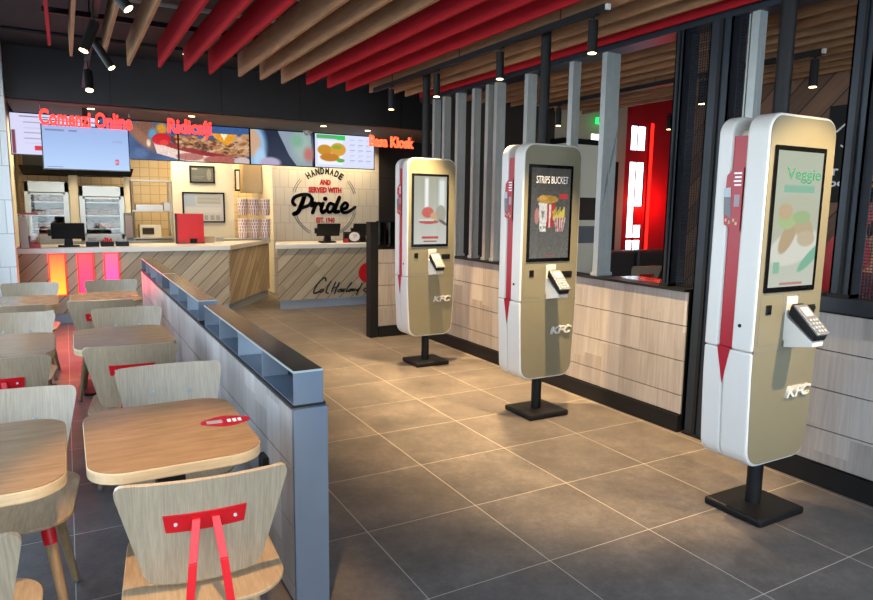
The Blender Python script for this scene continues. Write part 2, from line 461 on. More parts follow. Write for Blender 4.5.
MB().box(6.74, 6.9, 5.604, 5.612, 1.28, 1.56).build('frosted_band', MT['redm'], w2)
struct(MB().box(5.84, 6.05, 5.612, 5.618, 2.18, 2.54).build('window_3', MT['glass']))
dr = struct(MB().box(5.76, 6.3, 5.52, 5.6, 0, 2.17).build('door_1', MT['blackp']))
MB().cyl((5.83,5.5,.9),(5.83,5.5,1.2),.012).build('door_handle', MT['chrome'], dr)
wd = thing('wardrobe', 'cream panelled cupboard against the beige end wall beside the black door', 'cupboard', (5.45,5.45,0))
MB().box(-.3,.3,-.12,.14,0,2.35).build('body', MT['cream'], wd)
MB().box(-.28,.28,-.128,-.12,1.36,1.66).build('upper_opening', MT['brown'], wd)
MB().box(-.28,.28,-.128,-.12,1.05,1.28).build('lower_opening', MT['rubber'], wd)
MB().box(-.32,.32,-.14,.14,2.35,2.42).build('cornice', MT['blackp'], wd)
# storefront behind the camera
sf = MB()
for x in (-1.4, .0, 1.5, 3.0, 4.4, 5.45, 6.8, 8.15): sf.box(x-.03, x+.03, YB-.05, YB+.05, 0, 2.95)
sf.box(XL, XR, YB-.05, YB+.05, 2.9, ZC+.25); sf.box(XL, XR, YB-.05, YB+.05, 0, .08)
w4 = struct(sf.build('window_4', MT['blackp']))
MB().box(XL, XR, YB-.005, YB+.005, .08, 2.9).build('pane', MT['glass'], w4)

# low partition wall on the right, with sill, skirting, head beam
XP = 3.05
wm = MB(); wm.box(XP+.012, XP+.10, -2.5, 1.30, 0, .975); wm.box(XP+.012, XP+.10, 1.50, 5.4, 0, .975)
wr = struct(wm.build('wall_right', MT['blackp']))
cl = MB()
for (y0, y1, rows) in ((1.50, 5.38, (.125,.257,.497,.739,.972)), (-2.4, 1.30, (.125,.32,.545,.765,.972))):
    n = max(1, round((y1-y0)/1.3)); st = (y1-y0)/n
    for i in range(n):
        for a, b in zip(rows[:-1], rows[1:]):
            cl.box(XP, XP+.012, y0+i*st, y0+(i+1)*st, a+.003, b-.003)
cl.build('wood_cladding', MT['clad'], wr)
struct(MB().box(XP-.02, XP+.01, 1.50, 5.4, 0, .12).build('baseboard_right', MT['blackp']))
struct(MB().box(XP-.02, XP+.01, -2.5, 1.30, 0, .12).build('baseboard_right_near', MT['blackp']))
struct(MB().box(XP-.03, XP+.12, 1.50, 5.42, .973, .99).build('trim_8', MT['blackp']))
struct(MB().box(XP-.03, XP+.15, -2.5, 1.30, .983, 1.06).build('trim_9', MT['navy']))
struct(MB().box(XP+.02, XP+.2, -2.5, 5.42, 2.69, 2.74).build('trim_10', MT['navy']))
# return wall at the far end
rt = struct(MB().box(2.54, XP+.01, 5.412, 5.52, 0, 1.03).build('wall_return', MT['blackp']))
cl = MB()
for a, b in ((.125,.366),(.366,.602),(.602,.859),(.859,1.02)): cl.box(2.545, XP, 5.40, 5.412, a+.003, b-.003)
cl.build('wood_cladding', MT['clady'], rt)
struct(MB().box(2.545, XP, 5.385, 5.41, 0, .12).build('baseboard_return', MT['blackp']))
rp = thing('end_post', 'black square post closing the short return wall beside the order counter', 'post', (2.49,5.45,0))
MB().box(-.05,.05,-.06,.06,0,1.33).build('post_body', MT['blackp'], rp, .004)
sg = thing('glass_screen', 'low smoked glass screen standing on the short return wall', 'screen', (2.8,5.45,1.03))
MB().box(-.26,.25,-.006,.006,.0,.3).build('pane', MT['dglass'], sg)
MB().box(-.26,.25,-.014,.014,.0,.02).build('channel', MT['blackp'], sg)
MB().box(-.26,.25,-.01,.01,.295,.31).build('top_rail', MT['blackp'], sg)

# studs of the partition: galvanised channels (web faces the entrance)
def stud(y, dep, label, x=XP+.04, z0=.99, wfl=.05, grp=None):
    t = thing('steel_stud', label, 'steel post', (x, y, z0))
    h = 2.69-z0
    MB().box(0, dep, -.002, .002, 0, h).build('web', MT['steel'], t)
    m = MB(); m.box(0, .002, .002, wfl, 0, h); m.box(dep-.002, dep, .002, wfl, 0, h); m.build('flange', MT['steel'], t)
    m = MB(); m.box(dep*.46, dep*.54, -.005, -.002, 0, h); m.build('rib', MT['steel'], t)
    m = MB(); m.box(-.01, dep+.01, -.012, .06, 0, .025); m.build('foot_bracket', MT['steel'], t)
    return t
stud(5.10, .08, 'galvanised steel stud on the partition, farthest one, beside the kiosk ceiling pole')
stud(4.88, .08, 'galvanised steel stud on the partition, second from the far end')
stud(4.60, .10, 'galvanised steel stud on the partition just right of the farthest kiosk')
stud(4.28, .08, 'left galvanised stud flanking the dark strip right of the farthest kiosk')
stud(4.03, .09, 'right galvanised stud flanking the dark strip right of the farthest kiosk')
stud(3.88, .10, 'galvanised steel stud on the partition just left of the middle kiosk')
stud(3.40, .10, 'galvanised steel stud hidden partly by the ceiling pole over the middle kiosk')
stud(2.80, .08, 'slim galvanised stud on the partition at the right edge of the middle kiosk')
t = stud(2.42, .14, 'wide flat galvanised stud with scratches, right of the middle kiosk')
m = MB()
for i in range(9):
    x = .025+i*.011; m.hexa([(x,-.0032,.55+i*.05),(x+.002,-.0032,.55+i*.05),(x+.002,-.002,.55+i*.05),(x,-.002,.55+i*.05),(x+.03,-.0032,.8+i*.045),(x+.032,-.0032,.8+i*.045),(x+.032,-.002,.8+i*.045),(x+.03,-.002,.8+i*.045)])
m.build('scratches', MT['rubber'], t)
stud(1.155, .07, 'slim galvanised stud rising behind the nearest kiosk', z0=1.06)
def darkpost(y0, y1, z0, label, dep=.14):
    t = thing('steel_post', label, 'steel post', (XP+.02, (y0+y1)/2, z0))
    w = (y1-y0)/2; h = 2.69-z0
    m = MB(); m.box(0, .01, -w, w, 0, h); m.box(0, dep, -w, -w+.01, 0, h); m.box(0, dep, w-.01, w, 0, h); m.build('channel', MT['navy'], t)
    MB().box(-.012, 0, -w*.25, w*.05, 0, h).build('cover_strip', MT['black'], t)
    m = MB(); m.box(-.018, dep+.01, -w, w, 0, .02); m.build('foot_plate', MT['black'], t)
    return t
darkpost(1.32, 1.48, 0, 'dark blue steel door post running from floor to beam left of the nearest kiosk')
darkpost(1.68, 1.75, .99, 'thin dark steel post on the sill beside the perforated strip')
darkpost(.475, .585, 1.06, 'dark steel post on the thick sill at the right edge of the view', .10)
def mesh_panel(y0, y1, z0, label, x=XP+.07):
    t = thing('perforated_panel', label, 'mesh panel', (x, (y0+y1)/2, z0))
    w = (y1-y0); h = 2.69-z0; p = .017
    nu = max(2, int(w/p)); nv = int(h/p)
    m = MB(); m.grid(lambda a, b: (0, -w/2+a*w, b*h), nu, nv)
    o = m.build('mesh', MT['navy'], t)
    f = o.modifiers.new('Wire', 'WIREFRAME'); f.thickness = .007; f.use_even_offset = False
    MB().box(-.006, .006, -w/2-.004, -w/2+.006, 0, h).build('edge_strip', MT['steel'], t)
    return t
mesh_panel(1.51, 1.66, .99, 'perforated metal panel between the thin and the thick dark posts')
mesh_panel(1.235, 1.30, 1.06, 'perforated metal panel right of the door post behind the nearest kiosk')
mesh_panel(-.3, .45, 1.06, 'perforated metal panel at the right edge of the view')

# ------------------------------------------------------------------ ceiling baffles
def baffle(x, y0, y1, mat, label, z0=2.72, h=.21, grp='ceiling baffles of the front dining area'):
    m = MB(); m.box(x-.011, x+.011, y0, y1, z0, z0+h)
    o = m.build('ceiling_baffle', mat)
    return tag(o, label, 'ceiling baffle', grp)
ORD = ['first','second','third','fourth','fifth','sixth','seventh','eighth','ninth','tenth','eleventh','twelfth','thirteenth','fourteenth','fifteenth','sixteenth']
bx = [(-.585,4.7,'r'),(-.434,5.05,'w'),(-.195,4.85,'w'),(.015,5.2,'w'),(.263,5.12,'r'),(.49,5.18,'r'),(.715,5.2,'r'),(.98,5.17,'w'),(1.2,5.22,'w'),(1.435,5.3,'w'),
      (1.67,5.22,'r'),(1.915,5.28,'r'),(2.15,5.35,'r'),(2.40,5.3,'w'),(2.63,5.3,'w'),(2.83,5.3,'w'),(3.015,5.3,'r')]
cnt = {'r':0,'w':0}
for x, y1, k in bx:
    cnt[k] += 1
    baffle(x, -2.45, y1, MT['fin_red'] if k == 'r' else MT['fin_wood'],
           '%s %s from the left, hanging over the front dining area' % (ORD[cnt[k]-1], 'red ceiling baffle' if k == 'r' else 'oak ceiling baffle'))
cnt = {'r':0,'w':0}
for i in range(10):
    x = 3.33+i*.225; k = 'r' if i == 0 else 'w'
    cnt[k] += 1
    lab = 'red ceiling baffle just behind the partition beam' if k == 'r' else '%s oak ceiling baffle behind the partition, counted from the partition' % ORD[cnt[k]-1]
    baffle(x, -2.45, 5.25, MT['fin_red'] if k == 'r' else MT['fin_wood'], lab, grp='ceiling baffles behind the partition')
# cable conduits under the black ceiling
for i, (y, z) in enumerate(((3.4,3.1),(3.9,3.14),(4.5,3.1),(5.6,3.0))):
    o = MB().cyl((-1.4,y,z),(3.0,y,z),.018).build('conduit', MT['lgrey'] if i < 3 else MT['black'])
    tag(o, ['thin grey conduit crossing under the black ceiling, nearest one','thin grey conduit crossing under the black ceiling, middle one','thin grey conduit crossing under the black ceiling, farthest grey one','black conduit in front of the bulkhead above the baffle ends'][i], 'conduit')
# hangers so the baffles are carried by rails
for i, y in enumerate((-1.6, .6, 2.8, 4.55)):
    o = MB().box(-.62, 5.45, y-.02, y+.02, 2.93, 2.97).build('baffle_rail', MT['blackp'])
    tag(o, 'black rail above the ceiling baffles, %s from the entrance' % ORD[i], 'rail')
    for x in (-.3, 1.2, 2.6, 4.2): MB().cyl((x,y,2.97),(x,y,3.25),.006,n=6).build('hanger_rod', MT['black'], o)

# ------------------------------------------------------------------ track lights
def spotlamp(loc, aim, e, size, blend=.5, col=(1,.70,.36), r=.025):
    l = bpy.data.lights.new('spot', 'SPOT'); l.energy = e; l.spot_size = math.radians(size); l.spot_blend = blend; l.color = col; l.shadow_soft_size = r
    o = bpy.data.objects.new('spot_lamp', l); COL.objects.link(o); o.location = loc
    o.rotation_euler = Vector(aim).to_track_quat('-Z','Y').to_euler()
    return o
def track(label, x, y0, y1, z, zc=3.25, white=True):
    t = thing('lighting_track', label, 'lighting track', (x, (y0+y1)/2, z))
    L = (y1-y0)/2
    MB().box(-.018, .018, -L, L, 0, .04).build('rail', MT['blackp'], t)
    m = MB()
    for y in (-L*.75, 0, L*.75): m.cyl((0,y,.04),(0,y,zc-z),.005,n=6)
    m.build('hanger', MT['chrome'], t)
    MB().box(-.014,.014,-L-.02,-L,.004,.036).build('end_cap', MT['white' if white else 'blackp'], t)
    return t
track('black lighting track above the three kiosks', 2.32, 1.62, 5.0, 2.68)
track('black lighting track behind the partition', 4.27, 1.48, 4.6, 2.64)
track('black lighting track above the tables on the left', -.3, -.6, 7.0, 2.76)
def spotlight(label, top, aim, e=0, size=70, L=.19, r=.03, stem=.03, grp=None, **kw):
    t = thing('track_spotlight', label, 'spotlight', top)
    a = Vector(aim).normalized(); p0 = Vector((0,0,-stem)); p1 = p0+a*L
    m = MB(); m.cyl((0,0,0),p0+a*.03,.006,n=8); m.box(-.015,.015,-.035,.035,-.008,0); m.build('bracket', MT['black'], t)
    m = MB(); m.cyl(p0, p1, r, r, 20); m.build('lamp_body', MT['blackp'], t, smooth=True)
    m = MB(); m.cyl(p1, p1+a*.004, r*.82, r*.82, 20); m.build('lens', MT['lens'], t, label='glowing warm lamp opening')
    if e: spotlamp(Vector(top)+p1+a*.02, a, e, size, **kw)
    return t
E0 = 440
track('black lighting track near the entrance, out over the nearest kiosk', 2.72, -1.9, .2, 2.68)
spotlight('black spotlight on the entrance track turned towards the nearest kiosk', (2.72,-.85,2.68), (-.27,1.26,-1.35), 270, 46)
spotlight('black spotlight at the entrance end of the track', (2.72,-1.5,2.68), (-.1,.1,-1), 8, 75)
for i, (y, lab) in enumerate(((3.68,'black tube spotlight on the kiosk track, farthest of its four in view'),(2.72,'black tube spotlight on the kiosk track, beside the pole of the middle kiosk'),(1.73,'black tube spotlight at the near end of the kiosk track'))):
    spotlight(lab, (2.32,y,2.68), (-.25 if i else -.15,0,-1) if 0 else (0,0,-1), E0, 74, blend=.9)
spotlight('black tube spotlight hanging at the far end of the kiosk track', (2.32,4.6,2.68), (0,0,-1), E0*.8, 74, blend=.9)
spotlight('black tube spotlight at the right end of the track behind the partition', (4.27,1.53,2.64), (0,0,-1), 40, 80)
spotlight('black tube spotlight behind the perforated strip on the rear track', (4.27,2.5,2.64), (0,0,-1), 40, 80)
spotlight('black tube spotlight at the far end of the track behind the partition', (4.27,4.4,2.64), (0,0,-1), 25, 80)
spotlight('small black spotlight in front of the red wall', (6.9,5.2,2.85), (0,0,-1), 12, 80)
spotlight('black spotlight tilted right, nearest in view on the left track', (-.3,2.75,2.76), (.75,-.3,-1), 50, 60, L=.2, r=.032)
spotlight('black spotlight tilted left towards the tables, second on the left track', (-.3,3.8,2.76), (-.4,-.2,-1), 40, 60, L=.22, r=.034)
spotlight('slim black spotlight tilted right, third on the left track', (-.3,4.3,2.76), (.55,-.3,-1), 50, 60, L=.25)
spotlight('black spotlight pointing down towards the tables, farthest on the left track', (-.3,5.45,2.76), (.0,-.42,-1), 150, 40, L=.19, r=.038, stem=.08, col=(1,.62,.28))
spotlight('black tube spotlight above the front tables, out towards the entrance', (-.3,-.3,2.76), (.02,.38,-1), 170, 34, col=(1,.62,.28))
# recessed downlights
def downlight(label, loc, e=25, size=110, col=(1,.72,.4)):
    t = thing('downlight', label, 'downlight', loc)
    MB().cyl((0,0,-.006),(0,0,0),.055,n=20).build('trim_ring', MT['black'], t)
    MB().cyl((0,0,-.009),(0,0,-.004),.042,n=20).build('lens', MT['lens'], t)
    if e: spotlamp(Vector(loc)+Vector((0,0,-.02)), (0,0,-1), e, size, .8, col)
downlight('round downlight in the dark ceiling before the pick-up sign', (.8,7.0,3.25), 150, 84)
downlight('round downlight in the dark ceiling above the gap between the counters', (2.65,7.0,3.25), 150, 84)
for i, (x, y) in enumerate(((2.85,8.05),(3.62,8.2),(1.0,8.05),(-.2,8.05))):
    downlight(['round soffit downlight left of the white dome sensor','round soffit downlight above the right counter','round soffit downlight above the red menu box','round soffit downlight behind the online orders sign'][i], (x,y,2.67), 40)
for i, x in enumerate((2.85,3.45,4.05)):
    downlight(['left added soffit downlight brightening the lettered tile wall','middle added soffit downlight brightening the lettered tile wall','right added soffit downlight brightening the lettered tile wall'][i], (x,9.3,2.67), 36, 140)  # added lamps hidden behind the menu screens to brighten the tile wall
# ------------------------------------------------------------------ kiosks
HW = .258
def outline(ins=0.0, zb=None, up=False):
    """front outline of the kiosk body: wide round-cornered slab, tapering to a narrower round foot"""
    pts = []
    hw = HW-ins; zt = 1.956-ins; r = .085-ins*.6; z0 = .287+ins; hb = .238-ins; rb = .095-ins*.6
    right = []
    for i in range(9):
        t = PI/2*(1-i/8); right.append((hw-r+r*math.cos(t), zt-r+r*math.sin(t)))
    right.append((hw, .86))
    right.append((hw-.003, .72)); right.append((hb+.009, .55))
    for i in range(9):
        t = -PI/2*(i/8); right.append((hb-rb+rb*math.cos(t), z0+rb+rb*math.sin(t)))
    if up: right = [p for p in right if p[1] > zb]+[(hw, zb)]
    elif zb is not None: right = [(hw-.001, zb)]+[p for p in right if p[1] < zb]
    return right+[(-x, z) for x, z in right[::-1]]
def logo(parent, y, x0, x1, z0, z1):
    text('lettering', 'KFC', MT['white'], parent, (x0,x1,z0,z1), y, .28, .03, .014, label='white raised italic letters')
def flyer(t):
    k_ = lambda pts: [(a*.74-.022, b-.02) for a, b in pts]
    f = MB().prism(k_([(.0,1.44),(.115,1.47),(.125,1.56),(.115,1.70),(.06,1.735),(.0,1.735)]), 'yz', -HW-.008, -HW-.004).build('flyer', MT['kred'], t, label='red printed flyer stuck on the side')
    MB().prism(k_([(.065,1.50),(.12,1.52),(.128,1.62),(.08,1.625)]), 'yz', -HW-.0095, -HW-.008).build('phone_picture', MT['rubber'], f)
    MB().prism(k_([(.075,1.60),(.124,1.60),(.128,1.64),(.08,1.645)]), 'yz', -HW-.0105, -HW-.0095).build('phone_top', MT['lgrey'], f)
    m = MB()
    for i in range(4): m.box(-HW-.0092, -HW-.008, -.015, .025-.005*(i % 2), 1.685-i*.018, 1.693-i*.018)
    m.build('text_lines', MT['inkw'], f)
    MB().box(-HW-.0092, -HW-.008, -.012, .016, 1.535, 1.59).build('pale_panel', MT['inkl'], f)
    m = MB()
    for i, (a, b) in enumerate(((.02,1.47),(.04,1.485),(.07,1.475),(.095,1.485))): m.box(-HW-.0092, -HW-.008, a*.74-.022, a*.74-.012, b-.02, b-.006)
    m.build('food_bits', MT['tedge'], f)
def make_kiosk(loc, label, paint, words):
    t = thing('ordering_kiosk', label, 'ordering kiosk', loc, 0, 'self-service ordering kiosks')
    MB().box(-.172,.18,-.195,.13,0,.04).build('base_plate', MT['blackp'], t, .012)
    MB().cyl((0,-.03,.04),(0,-.03,.30),.037,n=24).build('stem', MT['blackp'], t, smooth=True)
    MB().prism(outline(0,.861,True), 'xz', -.131, -.021).prism(outline(0,.859), 'xz', -.131, .0155).build('front_shell', MT['white'], t, .011, label='white front half of the body')
    MB().prism(outline(0,.861,True), 'xz', .054, .131).prism(outline(0,.859), 'xz', .0175, .131).build('back_shell', MT['white'], t, .011, label='white rear half of the body')
    MB().prism(outline(.06), 'xz', -.06, .09).build('core', MT['cream'], t)
    for s in (-1, 1):
        m = MB(); xa, xb = sorted((s*(HW-.03), s*(HW-.014)))
        m.box(xa, xb, -.0195, .0525, .862, 1.86)
        x = s*HW
        def sx(z): return s*(HW+.0016-max(0,(.86-z))*.02)
        m.hexa([(x*.93,-.0195,.862),(sx(.86),-.0195,.862),(sx(.86),.0525,.862),(x*.93,.0525,.862),(x*.93,-.0195,.866),(sx(.86)-s*.012,-.0195,.868),(sx(.86)-s*.012,.0525,.868),(x*.93,.0525,.866)])
        tip = (sx(.68), .0165, .68)
        a = m.bm.verts.new((sx(.86),-.0195,.864)); b = m.bm.verts.new((sx(.86),.0525,.864)); c = m.bm.verts.new(tip); d = m.bm.verts.new((x*.95,.0165,.80))
        for f in ((a,b,c),(a,c,d),(b,d,c),(a,d,b)): m.bm.faces.new(f)
        m.build('red_strip', MT['kred'], t, label='deep red strip in the side recess')
    o = MB().prism(outline(.013), 'xz', -.134, -.1305).build('front_panel', MT['champ'], t, label='champagne metallic front panel')
    m = MB(); m.box(-.244,.244,-.1348,-.134,.858,.8605); m.box(-.055,-.053,-.1348,-.134,.89,1.13); m.box(-.225,-.223,-.1348,-.134,.89,1.13); m.box(-.225,-.054,-.1348,-.134,.888,.890)
    m.box(.06,.062,-.1348,-.134,.93,1.13); m.box(.06,.235,-.1348,-.134,.93,.932); m.box(-.225,.235,-.1348,-.134,1.129,1.131)
    m.build('panel_joints', MT['rubber'], o)
    m = MB(); m.prism(rrect(-.215,.175,1.14,1.812,.006,3), 'xz', -.139, -.133); sc = m.build('display', MT['gscreen'], t, label='tall black-framed touch screen')
    picture('screen_image', paint, MT['pick'], sc, -.192, .153, -.1395, 1.165, 1.79)
    for s, mat, box in words: text('screen_lettering', s, MT[mat], sc, box, -.140, 0, 0, .0005)
    MB().box(-.183,-.143,-.1385,-.133,1.035,1.082).build('code_scanner', MT['gscreen'], t, .003)
    m = MB(); m.box(.11,.2,-.137,-.133,1.02,1.066); m.box(.15,.2,-.141,-.137,1.04,1.058); m.build('receipt_slot', MT['black'], t)
    # bracket and payment terminal
    ZT = -.028
    m = MB(); m.prism(rrect(-.035,.05,.93+ZT,1.125+ZT*.3,.008,3), 'xz', -.142, -.133)
    m.hexa([(-.035,-.28,.925+ZT),(.05,-.28,.925+ZT),(.05,-.14,.90+ZT),(-.035,-.14,.90+ZT),(-.035,-.282,.945+ZT),(.05,-.282,.945+ZT),(.05,-.14,1.05+ZT),(-.035,-.14,1.05+ZT)])
    m.build('terminal_bracket', MT['white'], t, .003)
    pt = MB().hexa([(-.038,-.285,.95+ZT),(.054,-.285,.95+ZT),(.054,-.15,1.06+ZT),(-.038,-.15,1.06+ZT),(-.038,-.30,.985+ZT),(.054,-.30,.985+ZT),(.054,-.165,1.115+ZT),(-.038,-.165,1.115+ZT)]).build('payment_terminal', MT['black'], t, .008, label='dark handheld card terminal on a white bracket')
    def face(u, v, h=.0): # point on the sloping top face
        a = Vector((-.038,-.30,.985+ZT)); ux = Vector((.092,0,0)); vy = Vector((0,.135,.13)); n = Vector((0,-.13,.135)).normalized()
        p = a+ux*u+vy*v+n*h; return tuple(p)
    def slab(u0,u1,v0,v1,h0,h1): return [face(u0,v0,h0),face(u1,v0,h0),face(u1,v1,h0),face(u0,v1,h0),face(u0,v0,h1),face(u1,v0,h1),face(u1,v1,h1),face(u0,v1,h1)]
    MB().hexa(slab(-.02,1.02,-.02,.92,-.002,.008)).build('faceplate', MT['rubber'], pt, .003)
    MB().hexa(slab(.18,.82,.55,.82,.006,.010)).build('small_display', MT['lgrey'], pt)
    m = MB()
    for i in range(3):
        for j in range(4): m.hexa(slab(.16+i*.25,.31+i*.25,.06+j*.11,.12+j*.11,.006,.012))
    m.build('keys', MT['lgrey'], pt)
    logo(t, -.133, .02, .215, .612, .668)
    m = MB(); m.cyl((-HW-.003,-.06,.98),(-HW+.002,-.06,.98),.009,n=12); m.build('lock', MT['black'], t)
    flyer(t)
    return t
# screen pictures
p1 = Paint(60,110,'a9b39c').grad('9aa68f','b9bcae')
p1.ell(.5,.47,.7,.22,'a3a78e').ell(.5,.3,.55,.13,'d8d6cb',.1).ell(.35,.38,.22,.09,'a57d52',.5).ell(.68,.44,.24,.09,'a98a60',-.2).ell(.30,.50,.2,.07,'8fae62').ell(.62,.52,.2,.05,'7da05a').ell(.25,.56,.15,.06,'b58c60').ell(.75,.36,.2,.06,'b49a74')
p1.rect(.18,.85,.70,.755,'4fa184').ell(.9,.22,.3,.05,'3f9a78',.35).rect(.08,.22,.10,.19,'58a583').rect(.25,.75,.012,.035,'a5414c')
p2 = Paint(60,110,'53534f').grad('3f3f3c','6b6a66')
p2.rect(0,.12,.0,1,'8b8a84',.2)
p2.poly([(.2,.62),(.42,.62),(.40,.30),(.24,.30)],'e2ded2').poly([(.42,.60),(.62,.60),(.58,.34),(.41,.34)],'b82b2e').poly([(.47,.60),(.52,.60),(.5,.34),(.46,.34)],'e0d8cc').ell(.42,.655,.27,.045,'b98a3c').ell(.3,.67,.1,.03,'d0a14e').ell(.55,.665,.11,.03,'a97c35').grain(.05)
for i in range(9): p2.poly([(.58+i*.033,.42),(.605+i*.033,.42),(.60+i*.036-.02,.53+.02*(i%3)),(.575+i*.036-.02,.53+.02*(i%3))],'d9c052')
p2.poly([(.60,.45),(.90,.45),(.84,.30),(.66,.30)],'c5c2ba')
for i in range(4): p2.poly([(.63+i*.07,.45),(.66+i*.07,.45),(.69+i*.045,.30),(.67+i*.045,.30)],'b0282c')
p2.ell(.16,.47,.06,.09,'c07f78').rect(.72,.95,.66,.72,'b8343a').rect(.35,.65,.018,.032,'b04a50').rect(.08,.92,.075,.08,'8c8b87')
p2.poly([(.26,.53),(.36,.53),(.33,.47),(.30,.42),(.28,.47)],'8b877d')
p3 = Paint(60,110,'b4b6ab').grad('a2a596','c7c9c2')
p3.rect(.30,.46,.45,1,'f0f2f2',.05).rect(.72,.98,.5,1,'dfe6e4',.08).ell(.82,.45,.16,.13,'a3a294').ell(.42,.47,.18,.08,'c8635c').ell(.6,.42,.1,.05,'c9a27c').ell(.45,.33,.3,.03,'b3554f').ell(.9,.32,.14,.025,'6a6060',-.3).rect(.25,.75,.08,.115,'b8443f').rect(.15,.6,.34,.37,'d8d8d0').rect(.3,.7,.03,.05,'8c4b48')  # white upright bars and pale ground are reflections painted into the picture
p1.a = .6*p1.a+.4*Paint.c('ccd3c6')  # pale veil of glare mixed into the picture, washing out its colours
make_kiosk((2.45,.543,0), 'nearest ordering kiosk, with a green veggie offer on its screen', p1, [('Veggie','exit_print',(-.13,.13,1.66,1.72))] if 0 else [])
make_kiosk((2.44,2.335,0), 'middle ordering kiosk, with a bucket of strips on its dark screen', p2, [('STRIPS BUCKET','inkw',(-.15,.13,1.685,1.735)), ('KFC','ink',(-.105,-.035,1.37,1.39))])
make_kiosk((2.44,4.087,0), 'farthest ordering kiosk, with a pale washed-out screen beside the return wall', p3, [])
MT['green'] = M('green_print', '24664f', .5)
k1 = [o for o in bpy.data.objects if o.name == 'ordering_kiosk'][0]
d1 = [o for o in k1.children if o.name.startswith('display')][0]
text('screen_lettering', 'Veggie', MT['green'], d1, (-.12,.14,1.645,1.715), -.140, 0, .012, .0005)
text('screen_lettering', 'BUCKET', MT['inkl'], d1, (-.10,.10,1.603,1.633), -.140, 0, .0, .0005) if 0 else None
for (x, y, lab) in ((2.45,.543,'black round ceiling pole above the nearest kiosk'),(2.44,2.335,'black round ceiling pole above the middle kiosk'),(2.44,4.087,'black round ceiling pole above the farthest kiosk')):
    t = thing('ceiling_pole', lab, 'pole', (x,y,1.95))
    MB().cyl((0,0,.006),(0,0,1.30),.036,n=24).build('tube', MT['black'], t, smooth=True)
    MB().cyl((0,0,.004),(0,0,.02),.05,n=24).build('collar', MT['blackp'], t, smooth=True)

# ------------------------------------------------------------------ tables and chairs
def back_pt(u, v, off=0.0):
    """curved, reclined plywood backrest: u -1..1 across, v 0..1 up; off moves along the rear normal"""
    z = .447+.345*v; w = .158+.073*v
    c = .035*u*u
    y = -.185-.11*v+c-off
    return (u*w, y, z-off*.28)
def backrest(th=.011):
    m = MB(); n = 20; k = 10
    def lim(u):
        r = .13; a = abs(u)
        if a < 1-r: return 0
        return 1-math.sqrt(max(0, 1-((a-(1-r))/r)**2))
    def P(i, j, off):
        u = -math.cos(PI*i/n); u = math.copysign(abs(u)**.9, u)
        lo = lim(u)*.13; hi = 1-lim(u)*.11
        return back_pt(u, lo+(hi-lo)*j/k, off)
    F = [[m.bm.verts.new(P(i,j,0)) for i in range(n+1)] for j in range(k+1)]
    B = [[m.bm.verts.new(P(i,j,th)) for i in range(n+1)] for j in range(k+1)]
    for j in range(k):
        for i in range(n):
            m.bm.faces.new((F[j][i],F[j][i+1],F[j+1][i+1],F[j+1][i])); m.bm.faces.new((B[j][i],B[j+1][i],B[j+1][i+1],B[j][i+1]))
    for i in range(n):
        m.bm.faces.new((F[0][i],B[0][i],B[0][i+1],F[0][i+1])); m.bm.faces.new((F[k][i],F[k][i+1],B[k][i+1],B[k][i]))
    for j in range(k):
        m.bm.faces.new((F[j][0],F[j+1][0],B[j+1][0],B[j][0])); m.bm.faces.new((F[j][n],B[j][n],B[j+1][n],F[j+1][n]))
    return m
